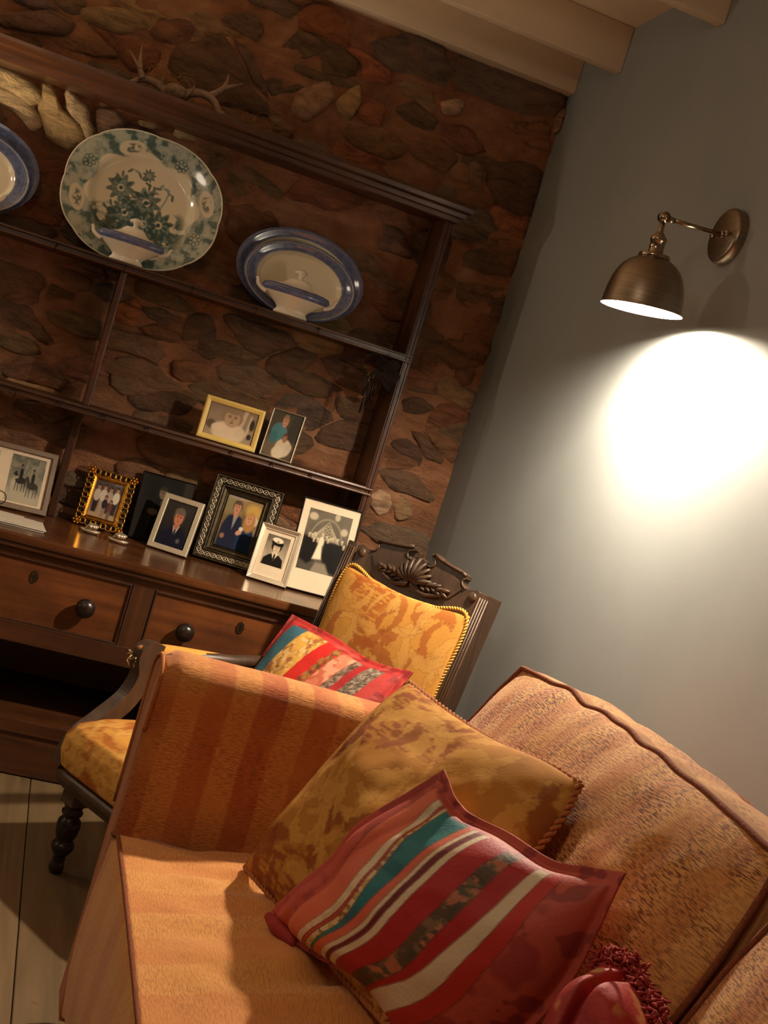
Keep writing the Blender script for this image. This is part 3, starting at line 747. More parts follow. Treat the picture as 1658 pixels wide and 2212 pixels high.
def ph_baby(u, v):
    c = bgc(u, v, (170, 148, 120), (140, 120, 98), .2)
    c = poly(c, u, v, [(.62, .0), (.72, 1), (.80, 1), (.70, 0)], (196, 174, 144)); c = poly(c, u, v, [(.82, .2), (.86, .9), (.90, .9), (.88, .2)], (200, 180, 150))
    c = ell(c, u, v, .10, .34, .10, .14, (104, 86, 68)); c = ell(c, u, v, .93, .62, .05, .18, (60, 48, 38)); c = ell(c, u, v, .92, .24, .05, .09, (66, 52, 42))
    c = ell(c, u, v, .48, .20, .34, .34, (222, 200, 168), .15); c = ell(c, u, v, .26, .30, .14, .12, (226, 204, 172), .2, .5); c = ell(c, u, v, .72, .28, .10, .16, (214, 192, 160), .2)
    c = ell(c, u, v, .34, .70, .05, .12, (70, 56, 44)); c = ell(c, u, v, .66, .68, .05, .12, (74, 60, 48))
    c = face(c, u, v, .50, .66, .27, (186, 156, 124), (150, 124, 98), .95, asp=.70); return c
def ph_child(u, v):
    c = bgc(u, v, (100, 84, 64), (78, 74, 64), .3)
    c = poly(c, u, v, [(.55, .35), (.70, 1), (1, 1), (1, .4)], (70, 66, 58)); c = ell(c, u, v, .36, .22, .40, .26, (120, 104, 84), .3)
    c = ell(c, u, v, .34, .56, .24, .20, (84, 132, 136), .12); c = ell(c, u, v, .22, .42, .12, .14, (74, 120, 126), .2); c = ell(c, u, v, .50, .58, .12, .08, (90, 138, 142), .2, -.4)
    c = ell(c, u, v, .62, .24, .26, .20, (214, 198, 170), .12); c = ell(c, u, v, .50, .12, .20, .14, (222, 206, 178), .2); c = ell(c, u, v, .80, .28, .10, .07, (206, 188, 160), .3)
    c = face(c, u, v, .60, .45, .095, (178, 128, 98), (110, 76, 54)); c = face(c, u, v, .46, .80, .125, (204, 152, 122), (150, 118, 84)); return c
def horse(c, u, v, x, y, s, col):
    c = ell(c, u, v, x, y, .17*s, .085*s, col, .15); c = ell(c, u, v, x-.15*s, y+.10*s, .05*s, .11*s, col, .2, .5); c = ell(c, u, v, x-.20*s, y+.15*s, .07*s, .03*s, col, .2, .6)
    for k, d in enumerate((-.12, -.07, .09, .14)):
        c = poly(c, u, v, [(x+d*s-.018*s, y), (x+d*s+.018*s, y), (x+(d+(.03 if k % 2 else -.02))*s+.008, y-.26*s), (x+(d+(.03 if k % 2 else -.02))*s-.012, y-.26*s)], col)
    c = poly(c, u, v, [(x+.14*s, y+.04*s), (x+.19*s, y+.02*s), (x+.21*s, y-.16*s), (x+.17*s, y-.10*s)], col)
    dk = tuple(int(k*.75) for k in col)
    c = ell(c, u, v, x-.01*s, y+.17*s, .055*s, .13*s, dk, .15); c = ell(c, u, v, x-.02*s, y+.33*s, .035*s, .045*s, (120, 108, 92), .2); c = ell(c, u, v, x-.02*s, y+.365*s, .042*s, .022*s, dk, .2)
    return c
def ph_horse(u, v):
    c = bgc(u, v, (176, 166, 142), (118, 116, 102), .3, 5); c = over(c, lin(96, 98, 84), smooth(.55, .75, v)*smooth(.42, .6, fbm(u*7, v*9, 8))*.8)
    c = poly(c, u, v, [(.42, .62), (.44, .62), (.50, .95), (.485, .95)], (170, 160, 140))
    c = ell(c, u, v, .5, .12, .5, .16, (186, 176, 152), .4); c = ell(c, u, v, .22, .34, .12, .16, (190, 180, 156), .4)
    c = horse(c, u, v, .72, .40, .95, (66, 62, 54)); c = horse(c, u, v, .36, .47, .9, (52, 50, 45)); c = ell(c, u, v, .24, .52, .05, .03, (170, 158, 136), .3); return c
def ph_stand(u, v):
    c = bgc(u, v, (150, 142, 122), (200, 188, 162), .15); dk = (62, 60, 54)
    c = ell(c, u, v, .55, .45, .30, .44, dk, .12); c = ell(c, u, v, .60, .82, .14, .13, dk, .15); c = ell(c, u, v, .60, .92, .10, .07, (50, 48, 44), .15); c = ell(c, u, v, .5, .05, .5, .1, (90, 86, 76), .4); return c
def ph_group(u, v):
    c = bgc(u, v, (150, 120, 96), (70, 58, 56), .3); c = ell(c, u, v, .5, .02, .6, .16, (176, 146, 116), .3); c = ell(c, u, v, .5, .9, .6, .18, (88, 76, 74), .4)
    for x, y, s, top, leg, sk in ((.16, .70, 1, (196, 180, 160), (52, 42, 44), (176, 132, 104)), (.38, .72, 1, (206, 192, 172), (168, 148, 126), (188, 142, 112)), (.60, .70, .95, (180, 160, 142), (70, 56, 60), (182, 136, 106)), (.84, .72, 1.0, (218, 206, 186), (60, 48, 52), (190, 146, 116)), (.50, .48, .8, (60, 44, 48), (150, 128, 108), (170, 126, 100)), (.72, .40, .7, (110, 70, 62), (120, 100, 84), (178, 130, 104))):
        c = poly(c, u, v, [(x-.09*s, y-.22*s), (x+.09*s, y-.22*s), (x+.08*s, y-.58*s), (x-.08*s, y-.58*s)], leg, .02)
        c = ell(c, u, v, x, y-.10*s, .12*s, .17*s, top, .12); c = face(c, u, v, x, y+.12*s, .07*s, sk, (66, 48, 40), asp=1.0)
    return c
def ph_dark(u, v):
    c = bgc(u, v, (20, 17, 15), (30, 26, 22), .2); c = over(c, lin(58, 50, 40), smooth(.80, .84, u)*.7); c = over(c, lin(44, 38, 32), smooth(.26, .0, u)*.6)
    c = ell(c, u, v, .44, .46, .20, .28, (24, 21, 19), .2); c = ell(c, u, v, .32, .44, .10, .05, (112, 94, 76), .3); c = ell(c, u, v, .47, .60, .03, .05, (90, 80, 66), .4)
    return face(c, u, v, .44, .75, .085, (122, 102, 82), (52, 44, 36), asp=.9)
def ph_boy(u, v):
    c = bgc(u, v, (34, 31, 30), (56, 51, 48), .25, 3)
    c = poly(c, u, v, [(.04, -.05), (.10, .26), (.30, .40), (.46, .46), (.66, .44), (.88, .34), (.97, .20), (1.0, -.05)], (27, 28, 44), .03)
    c = poly(c, u, v, [(.40, .47), (.52, .50), (.66, .49), (.52, .22)], (196, 184, 172)); c = poly(c, u, v, [(.49, .42), (.55, .42), (.565, .26), (.52, .18), (.485, .26)], (40, 40, 60))
    c = ell(c, u, v, .52, .48, .085, .09, (176, 110, 84), .2); c = poly(c, u, v, [(.36, .48), (.41, .48), (.52, .20), (.40, .30)], (22, 23, 38)); c = poly(c, u, v, [(.68, .48), (.64, .50), (.53, .20), (.68, .32)], (22, 23, 38))
    c = ell(c, u, v, .72, .16, .06, .05, (96, 90, 90), .4); c = face(c, u, v, .52, .66, .165, (196, 122, 92), (104, 90, 78), 1.12, asp=1.0)
    c = ell(c, u, v, .50, .80, .17, .075, (112, 98, 86), .25); return c
def ph_couple(u, v):
    c = bgc(u, v, (110, 96, 66), (150, 122, 82), .5, 7); c = ell(c, u, v, .80, .80, .22, .14, (196, 160, 82), .4); c = ell(c, u, v, .90, .62, .09, .09, (206, 190, 160), .3); c = ell(c, u, v, .14, .82, .16, .16, (140, 128, 92), .5)
    c = poly(c, u, v, [(.02, -.02), (.04, .42), (.16, .62), (.34, .68), (.54, .62), (.62, .42), (.60, -.02)], (36, 40, 60), .03)
    c = poly(c, u, v, [(.29, .66), (.34, .36), (.42, .66)], (150, 144, 148)); c = ell(c, u, v, .34, .66, .06, .06, (190, 136, 106), .2)
    c = poly(c, u, v, [(.52, -.02), (.56, .40), (.68, .52), (.86, .50), (.97, .36), (1.0, -.02)], (30, 52, 84), .03)
    c = ell(c, u, v, .77, .58, .155, .20, (176, 128, 72), .15); c = face(c, u, v, .335, .80, .12, (196, 138, 108), (96, 74, 56), asp=.98); c = face(c, u, v, .745, .64, .105, (208, 148, 116), (186, 138, 82), asp=.95)
    c = ell(c, u, v, .56, .34, .085, .05, (206, 154, 124), .2, .4); c = ell(c, u, v, .60, .42, .06, .04, (222, 208, 190), .3); c = ell(c, u, v, .14, .2, .06, .05, (150, 110, 88), .3); return c
def ph_navy(u, v):
    c = bgc(u, v, (196, 180, 152), (112, 100, 84), .15, 3)
    c = poly(c, u, v, [(.02, -.02), (.06, .22), (.26, .36), (.46, .42), (.70, .38), (.90, .26), (.97, -.02)], (30, 25, 22), .025)
    c = poly(c, u, v, [(.36, .42), (.50, .46), (.66, .42), (.50, .16)], (220, 204, 176)); c = poly(c, u, v, [(.47, .40), (.54, .40), (.55, .22), (.50, .14), (.455, .22)], (44, 38, 32))
    c = ell(c, u, v, .50, .66, .235, .20, (36, 29, 25), .12); c = face(c, u, v, .51, .60, .175, (214, 190, 156), (40, 32, 28), .8, asp=1.0)
    c = ell(c, u, v, .50, .76, .27, .095, (28, 23, 20), .1, -.08); c = ell(c, u, v, .48, .855, .24, .085, (232, 218, 190), .12, -.05); c = ell(c, u, v, .50, .80, .055, .05, (170, 150, 110), .3); return c
def ph_wedding(u, v):
    c = bgc(u, v, (92, 84, 72), (112, 102, 86), .4, 7); c = over(c, lin(70, 64, 54), smooth(.3, .1, v)*.6)
    for k in range(-4, 5):
        for s in (-1, 1):
            x0 = .5+s*.36; y0 = .50; xm = .5+.03*k; ym = .84-.05*abs(k)
            t = np.clip(((u-x0)*(xm-x0)+(v-y0)*(ym-y0))/((xm-x0)**2+(ym-y0)**2), 0, 1)
            d = np.hypot(u-x0-t*(xm-x0), v-y0-t*(ym-y0)); c = over(c, lin(190, 176, 148), smooth(.007, .003, d)*.8)
    dar = np.abs(np.hypot((u-.5)*1.0, (v-.52)*1.0)-.36); c = over(c, lin(156, 144, 120), smooth(.022, .012, dar)*smooth(.55, .6, v)*.6)
    for x, y, rx in ((.12, .88, .10), (.88, .74, .08), (.66, .95, .06)): c = ell(c, u, v, x, y, rx, .06, (188, 174, 146), .3)
    c = poly(c, u, v, [(.0, .16), (.0, .56), (.34, .52), (.36, .20), (.2, .1)], (24, 21, 19), .03); c = poly(c, u, v, [(.48, .30), (.50, .52), (1, .54), (1, .0), (.62, .06)], (26, 23, 20), .03)
    for k in range(18):
        rq = random.Random(k+3); x = rq.uniform(.02, .98); y = .54+rq.uniform(-.05, .05)
        if .34 < x < .50: continue
        c = ell(c, u, v, x, y, .024, .032, (176, 158, 130), .3); c = ell(c, u, v, x, y+.03, .028, .018, (200, 186, 158), .3)
    c = poly(c, u, v, [(.38, .50), (.44, .50), (.50, .22), (.30, .20)], (232, 216, 186), .02); c = ell(c, u, v, .42, .50, .06, .09, (226, 210, 180), .2); c = ell(c, u, v, .42, .62, .03, .04, (196, 172, 140), .2)
    c = poly(c, u, v, [(.40, .16), (.62, .16), (.80, -.05), (.30, -.05)], (140, 128, 108), .03); return c
def print_grid(fr, O, fx, up, nn, s0, s1, t0, t1, fn, d, name='photo_print', nx=64):
    ny = int(nx*(t1-t0)/(s1-s0)); ny = max(40, min(110, ny))
    u, v = np.meshgrid(np.linspace(0, 1, nx), np.linspace(0, 1, ny))
    P = O+(s0+(s1-s0)*u)[..., None]*fx+(t0+(t1-t0)*v)[..., None]*up+nn*d
    g = G().grid(P); g.col = fn(u, v).reshape(-1, 3); return g.build(name, 'print', fr, recalc=False)
def ring(O, fx, up, nn, w, h, prof):       # mitred moulding; prof = (inset, forward)
    g = G(); n = len(prof); v = []
    for ins, d in prof:
        for s, t in ((-w/2+ins, ins), (w/2-ins, ins), (w/2-ins, h-ins), (-w/2+ins, h-ins)): v.append(O+fx*s+up*t+nn*d)
    f = []
    for i in range(n):
        j = (i+1) % n
        for k in range(4): f.append((i*4+k, i*4+(k+1) % 4, j*4+(k+1) % 4, j*4+k))
    return g.add(v, f)
def picture(label, pr, z0, prof, mat, prints, mat_inset=None, matm='mat_white', extra=None, thick=.012, group=None, glass=True):
    group = 'framed photographs on the worktop' if z0 < .8 else 'framed photographs on the middle shelf'
    x, y, yaw, le, w, h = pr
    fx = np.array([math.cos(yaw), math.sin(yaw), 0]); bk = np.array([-fx[1], fx[0], 0]); up = Z*math.cos(le)+bk*math.sin(le); nn = np.cross(fx, up)
    O = np.array([x, y, z0+.0008+thick*math.sin(le)])
    fr = thing('picture_frame', label, 'picture frame', (x, y, z0), group)
    ring(O, fx, up, nn, w, h, prof).build('frame_moulding', mat, fr, False, .0006, 1)
    fi = max(p[0] for p in prof)
    G().obox(O, fx, up, nn, (-w/2+.002, w/2-.002), (.002, h-.002), (-thick, -.006)).build('backing', 'backing', fr)
    if mat_inset: G().obox(O, fx, up, nn, (-w/2+fi-.002, w/2-fi+.002), (fi-.002, h-fi+.002), (-.0055, -.0035)).build('mount', matm, fr)
    for (a, b, c, d, fn) in prints: print_grid(fr, O, fx, up, nn, (a-.5)*w, (b-.5)*w, c*h, d*h, fn, -.0028)
    if glass: G().obox(O, fx, up, nn, (-w/2+fi-.001, w/2-fi+.001), (fi-.001, h-fi+.001), (-.002, -.0012)).build('glass_pane', 'picture_glass', fr)
    # easel strut behind
    S0 = O+up*h*.72-nn*thick; q = O-nn*(thick+h*.16); q = np.array([q[0], q[1], z0+.001])
    if q[1] < .01: G().prism([(-.02, 0), (.02, 0), (.012, 1), (-.012, 1)], q, fx, S0-q, nn, -.001, .001).build('strut', 'backing', fr)
    if extra: extra(fr, O, fx, up, nn, w, h)
    return fr
ZT = .6455
def flat(wd, d=.0): return [(0, -.010), (0, d), (.0015, d+.0015), (wd-.0015, d+.0015), (wd, d), (wd, -.004)]
# twin mount, horsemen
picture('wide wooden frame with two black-and-white prints, horsemen on the right, at worktop left end', (-.060, -.128, .20, .26, .290, .185), ZT, flat(.016, .004), 'walnut_frame',
        [(.56, .90, .12, .86, ph_horse), (.10, .44, .12, .86, ph_stand)], .02)
def gold_extra(fr, O, fx, up, nn, w, h):
    g = G(); bw = .024
    def loopc(c, r, a0=0):
        pts = [c+fx*r*math.cos(t)+up*r*math.sin(t) for t in np.linspace(0, 2*math.pi, 14, endpoint=False)]; g.tube(pts, .0021, 6, True)
    for k in range(9):
        s = -w/2+bw/2+(w-bw)*k/8
        for t in (bw/2, h-bw/2): loopc(O+fx*s+up*t+nn*.003*(1 if k % 2 else -1), .0085 if k % 2 else .0098)
    for k in range(1, 10):
        t = bw/2+(h-bw)*k/10
        for s in (-w/2+bw/2, w/2-bw/2): loopc(O+fx*s+up*t+nn*.003*(1 if k % 2 else -1), .0085 if k % 2 else .0098)
    g.build('pierced_border', 'gold', fr, True, label='pierced border of gilt loops')
    for s in (-1, 1):
        for t in (0, 1):
            g = G(); c = O+fx*s*(w/2-.010)+up*(.010+t*(h-.020))+nn*.004; g.ball(c, .0065, 8)
            for q in range(6):
                a = q*math.pi/3; g.ball(c+(fx*math.cos(a)+up*math.sin(a))*.0095-nn*.002, .0048, 6)
            g.build('corner_rosette', 'gold', fr, True)
    g = G(); iw, ih = w/2-bw, h/2-bw
    for k in range(60):
        t = k/60*4; e = int(t); q = t-e
        s, tt = ((-1+2*q, -1), (1, -1+2*q), (1-2*q, 1), (-1, 1-2*q))[e]
        g.ball(O+fx*s*(iw-.001)+up*(h/2+tt*(ih-.001))+nn*.004, .0017, 5)
    g.build('beading', 'gold', fr, True)
picture('small ornate pierced gilt frame with a colour group photo, beside the shelf divider', (.234, -.066, -.168, .225, .148, .178), ZT, [(.021, -.006), (.021, .003), (.024, .005), (.030, .002), (.0335, -.0005), (.0335, -.006)], 'gold',
        [(.22, .78, .19, .81, ph_group)], extra=gold_extra, thick=.010)
picture('unframed dark portrait under glass leaning at the back, half hidden by the silver schoolboy frame', (.410, -.052, .06, .19, .166, .206), ZT, flat(.003, -.001), 'black_frame', [(.02, .98, .02, .98, ph_dark)])
picture('plain silver frame with a schoolboy in a navy blazer', (.439, -.160, -.395, .24, .125, .169), ZT, flat(.0165, .001), 'silver', [(.135, .865, .10, .90, ph_boy)])
def couple_extra(fr, O, fx, up, nn, w, h):
    g = G()
    def scroll(c, a, b, L_):
        n = 30; t = np.linspace(0, 1, n)
        for sg in (-1, 1):
            P = [c+a*(L_*q)+b*(sg*.0062*math.sin(q*math.pi*L_/.019))+nn*(.0105-.0002*abs(sg)) for q in np.linspace(0, 1, max(12, int(L_/.0025)))]; g.tube(P, .0013, 5)
        for q in range(int(L_/.019)):
            g.ball(c+a*(.0095+.019*q)+nn*.0105, .0026, 6)
    e = .016
    scroll(O+fx*(-w/2+e)+up*e, up, fx, h-2*e); scroll(O+fx*(w/2-e)+up*e, up, fx, h-2*e)
    scroll(O+fx*(-w/2+e)+up*e, fx, up, w-2*e); scroll(O+fx*(-w/2+e)+up*(h-e), fx, up, w-2*e)
    g.build('scroll_relief', 'silver', fr, True, label='silver scrollwork relief')
picture('large dark frame with silver scrollwork and a colour photo of a couple', (.626, -.128, -.27, .205, .215, .262), ZT,
        [(0, -.014), (0, .010), (.002, .013), (.006, .013), (.008, .009), (.026, .007), (.028, .010), (.032, .010), (.036, .005), (.044, .003), (.046, .005), (.049, .003), (.051, -.002), (.051, -.012)], 'dark_silver',
        [(.245, .755, .20, .80, ph_couple)], extra=couple_extra, thick=.014)
picture('silver frame with an old portrait of a woman in naval cap, at worktop front', (.733, -.252, -.288, .20, .122, .169), ZT,
        [(0, -.010), (0, .006), (.002, .007), (.013, .001), (.0145, .002), (.0155, -.001), (.0155, -.004)], 'silver', [(.22, .78, .30, .84, ph_navy)], .02)
picture('thin black frame with a black-and-white wedding group under crossed swords', (.878, -.247, -.005, .19, .186, .278), ZT, flat(.0035, .002), 'black_frame', [(.14, .87, .235, .90, ph_wedding)], .02)
ZM = .9975
picture('pale gold frame with a sepia baby photo on the middle shelf', (.521, -.128, -.128, .12, .180, .129), ZM,
        [(0, -.010), (0, .005), (.002, .007), (.006, .008), (.015, .004), (.0165, .001), (.0165, -.004)], 'cream_gold', [(.10, .90, .13, .87, ph_baby)])
picture('thin silver frame with a colour photo of a child in teal, on the middle shelf', (.677, -.128, -.39, .15, .102, .149), ZM, flat(.0034, .002), 'silver', [(.035, .965, .025, .975, ph_child)])

# papers, small silver pieces, wire ring
pa = thing('paper_stack', 'thin stack of white papers and card at the left end of the worktop', 'papers', (-.04, -.33, ZT))
for k, (dx, dy, r, w, d) in enumerate(((0, 0, .05, .27, .16), (-.02, .014, -.02, .26, .15), (.018, -.012, .09, .24, .14), (-.03, .006, .02, .22, .14))):
    c = np.array([-.055+dx, -.315+dy, ZT+.0005+.0022*k]); a = np.array([math.cos(r), math.sin(r), 0]); b = np.array([-a[1], a[0], 0])
    G().obox(c, a, b, Z, (-w/2, w/2), (-d/2, d/2), (0, .0016)).build('sheet', 'paper', pa)
def trinket(x, y, yaw, label, s=1.0):
    th = thing('silver_dish', label, 'ornament', (x, y, ZT), 'small silver shell dishes')
    a = np.array([math.cos(yaw), math.sin(yaw), 0]); b = np.array([-a[1], a[0], 0])
    pr = [(.0001, 0), (.020, .0), (.026, .003), (.030, .008), (.029, .010), (.022, .010), (.010, .008), (.0001, .008)]
    G().lathe([(r*s, h*s) for r, h in pr], (x, y, ZT), a, b, Z, 28, 1.0, .62, False).build('dish', 'silver', th, True)
    g = G()
    for k in range(-3, 4):
        t = k*.32; P = [np.array([x, y, ZT])+a*s*(-.016+.036*q*math.cos(t))+b*s*(.026*q*math.sin(t))+Z*s*(.010+.014*math.sin(q*math.pi*.75)) for q in np.linspace(0, 1, 8)]
        g.tube(P, np.linspace(.003, .0055, 8)*s, 6)
    g.build('shell_lid', 'silver', th, True)
trinket(.212, -.165, -.25, 'small silver shell dish in front of the gilt frame, left of two', 1.0)
trinket(.292, -.212, -.30, 'small silver shell dish in front of the gilt frame, right of two', 1.02)
c = at(-2, 1074, 1, -.175)
g = G(); g.tube([(c[0]+.019*math.cos(t), -.178, c[2]+.019*math.sin(t)) for t in np.linspace(0, 2*math.pi, 28, endpoint=False)], .0014, 6, True)
g.tube([(c[0], -.178, c[2]-.019), (c[0]-.004, -.18, c[2]-.03), (c[0]-.006, -.182, ZT+.004)], .002, 6); g.lathe([(.0001, 0), (.014, 0), (.013, .004), (.0001, .005)], (c[0]-.006, -.182, ZT), n=16, cap=False)
tag(g.build('wire_ring_stand', 'iron', None, True), 'small dark wire ring on a stem before the wide wooden frame', 'ornament')

# hoop with hanging rods
wc = thing('hoop_chime', 'dark metal hoop hung with slender rods on the right upright of the dresser', 'chime', (.865, -.20, 1.40))
hc = np.array([.872, -.198, 1.352])
G().tube([(hc[0]+.036*math.cos(t), hc[1], hc[2]+.036*math.sin(t)) for t in np.linspace(0, 2*math.pi, 36, endpoint=False)], .0013, 6, True).build('hoop', 'iron', wc, True)
for k, (dx, top, ln) in enumerate(((-.022, -.035, .060), (-.014, -.036, .048), (-.006, -.037, .085), (.002, -.037, .062), (.009, -.036, .052), (-.016, -.050, .095))):
    p = np.array([hc[0]+dx+.012, hc[1]-.002*(k % 3), hc[2]+top]); g = G(); g.tube([p, p-Z*ln], .0028, 8)
    r = g.build('rod', 'iron', wc, True); G().tube([p+Z*.014, p], .0006, 4).build('thread', 'straw', r)
g = G()
for a0, l, w in ((.55, .055, .022), (2.3, .035, .014), (-.35, .06, .03), (-.9, .07, .022), (4.2, .05, .02)):
    d = X*math.cos(a0)+Z*math.sin(a0); s = np.cross(d, Y)
    O = np.array([.898, -.192, 1.352]); P = np.array([[O+d*l*t+s*w*(q-.5)*(.4+1.2*math.sin(math.pi*min(1, t*.9)))-Y*(.008*math.sin(t*3)+.006*(abs(q-.5)*2)) for q in np.linspace(0, 1, 7)] for t in np.linspace(0, 1, 9)])
    g.grid(P); g.grid(P+np.array([0, .0015, 0]), flip=True)
g.ball((.898, -.197, 1.352), .010, 8); g.build('ribbon_bow', 'ribbon', wc, True)
G().tube([(.898, -.192, 1.352), (.903, -.190, 1.385), (.906, -.1895, 1.402)], .0012, 5).build('hanging_cord', 'ribbon', wc)

# antlers on the cornice
ZA = 1.895
an = thing('antlers', 'small pair of deer antlers on a skull cap lying on the dresser cornice', 'antlers', (.105, -.11, ZA))
def pts(L_, y=-.11): return [at(a, b, 1, y if len(q) < 3 else q[2]) for q in L_ for a, b in (q[:2],)]
g = G(); sk = at(378, 208, 1, -.11); sk[2] = max(sk[2], ZA+.026)
g.ball(sk+np.array([0, 0, +.002]), .030, 12, (1.25, 1.0, .85)); g.ball(sk+np.array([-.012, -.022, .002]), .010, 8); g.ball(sk+np.array([.016, -.022, -.002]), .010, 8)
g.build('skull_cap', 'skull', an, True)
def horn(name, beams, par):
    g = G()
    for L_, r0, r1, ys in beams:
        P = [at(x, y, 1, ys[0]+(ys[1]-ys[0])*k/(len(L_)-1)) for k, (x, y) in enumerate(L_)]; P = bez(P, 7); P[:, 2] = np.maximum(P[:, 2], ZA+.0015+np.linspace(r0*1.3, r1*1.2, len(P))); g.tube(P, np.linspace(r0*1.3, r1*1.2, len(P)), 9)
    return g.build(name, 'antler', par, True)
horn('antler', [([(388, 212), (408, 202), (430, 201), (450, 208), (464, 222), (472, 240), (480, 256)], .0105, .0075, (-.11, -.14)), ([(452, 207), (470, 199), (484, 190)], .008, .0062, (-.12, -.105)),
                ([(484, 190), (503, 186), (526, 181)], .006, .0016, (-.105, -.10)), ([(484, 190), (490, 176), (494, 160)], .0058, .0015, (-.105, -.105)), ([(394, 212), (408, 203), (420, 187)], .006, .0016, (-.12, -.14)),
                ([(478, 250), (487, 262), (500, 268)], .007, .002, (-.14, -.13))], an)
horn('antler', [([(364, 205), (345, 185), (325, 174), (305, 171), (285, 178), (265, 184), (245, 178), (228, 166), (214, 150)], .0105, .0028, (-.11, -.06)), ([(308, 172), (303, 152), (293, 132), (279, 108)], .0085, .0018, (-.10, -.07)),
                ([(303, 150), (303, 125), (307, 98)], .0065, .0016, (-.09, -.075)), ([(352, 192), (350, 180), (353, 165)], .005, .0014, (-.11, -.12))], an)
def wisps(seed, centre, n, spread, rad, label):
    rq = random.Random(seed); g = G()
    for k in range(n):
        c = np.array([centre[0]+rq.gauss(0, spread), -.09+rq.uniform(-.05, .05), centre[2]+abs(rq.gauss(0, spread*.45))]); r = rad*rq.uniform(.5, 1.4); a0 = rq.uniform(0, 6.28); tl = rq.uniform(-.6, .6); sp_ = rq.uniform(2.0, 6.0)
        P = [c+np.array([r*math.cos(a0+t)*(1+.1*t), r*.6*math.sin(tl+t)+0, r*math.sin(a0+t)]) for t in np.linspace(0, sp_, 16)]
        for p in P: p[2] = max(p[2], ZA+.0012); p[1] = min(p[1], -.012)
        g.tube(P, .00075, 4)
    o = g.build('dry_grass', 'straw', None, True); o['kind'] = 'stuff'; return tag(o, label, 'dry grass')
wisps(3, at(360, 175, 1, -.09), 16, .035, .018, 'tangle of thin dry grass around the antler skull on the cornice')
wisps(5, at(548, 268, 1, -.09), 13, .022, .020, 'loose curl of dry grass on the cornice to the right of the antlers')

# ================================================================== SCONCE
ps = np.array([XW, -1.317, 1.797])
sc = thing('wall_sconce', 'brushed nickel wall lamp with a dome shade on the blue wall', 'wall lamp', ps)
G().lathe([(.062, 0), (.062, .016), (.059, .022), (.054, .024), (.0001, .0245)], ps, Y, Z, -X, 48, cap=False).build('wall_plate', 'brushed_nickel', sc, True)
for d in (-1, 1): G().lathe([(.005, 0), (.005, .005), (.0065, .006), (.006, .011), (.0001, .012)], ps+np.array([-.024, d*.030, 0]), Y, Z, -X, 14, cap=False).build('thumb_screw', 'nickel', sc, True)
jt = np.array([1.113, -1.318, 1.787])
ar = G(); ar.tube([ps+np.array([-.022, 0, 0]), ps+np.array([-.030, 0, 0])], .009, 14); ar.tube([ps+np.array([-.028, 0, 0]), jt+np.array([.012, 0, .0005])], .0047, 12)
ar.tube([jt+np.array([.026, 0, .001]), jt+np.array([.010, 0, 0])], [.006, .0075], 12); ar.build('arm', 'nickel', sc, True)
g = G(); g.tube([jt+np.array([0, -.0085, 0]), jt+np.array([0, .0085, 0])], .0115, 20); g.ball(jt+np.array([0, -.0085, 0]), .006, 8); g.build('swivel_joint', 'nickel', sc, True)
tilt = math.radians(4.0); ax = np.array([math.sin(tilt), 0, -math.cos(tilt)]); ex = np.array([math.cos(tilt), 0, math.sin(tilt)])
SH = [(.0001, .010), (.006, .010), (.006, .030), (.0065, .032), (.010, .036), (.0165, .043), (.0180, .047), (.0180, .052), (.0160, .053), (.0160, .078), (.0185, .0795), (.0185, .082)]
G().lathe(SH, jt, ex, Y, ax, 28, cap=False).build('lamp_holder', 'nickel', sc, True)
G().lathe([(.017, .081), (.033, .081), (.034, .083), (.034, .090), (.030, .092)], jt, ex, Y, ax, 36, cap=False).build('collar', 'nickel', sc, True)
dome = [(.030, .089), (.040, .0925), (.052, .100), (.063, .111), (.072, .126), (.079, .144), (.0835, .164), (.0865, .186), (.0880, .199), (.0888, .201)]
sh = G().lathe(dome, jt, ex, Y, ax, 64, cap=False).build('shade', 'brushed_nickel', sc, True)
G().lathe([(.0001, .0905)]+[(r-.0018, h+.0012) for r, h in dome[:-1]]+[(.0888, .201)], jt, ex, Y, ax, 64, cap=False).build('shade_lining', 'lining', sh, True, label='white inner lining of the shade')
bc = jt+ax*.163
G().ball(bc, .027, 16, (1, 1, 1)).build('bulb', 'bulb_glow', sc, True, label='lit bulb')
G().lathe([(.012, .09), (.013, .135), (.018, .142)], jt, ex, Y, ax, 20, cap=False).build('bulb_neck', 'lining', sc, True)

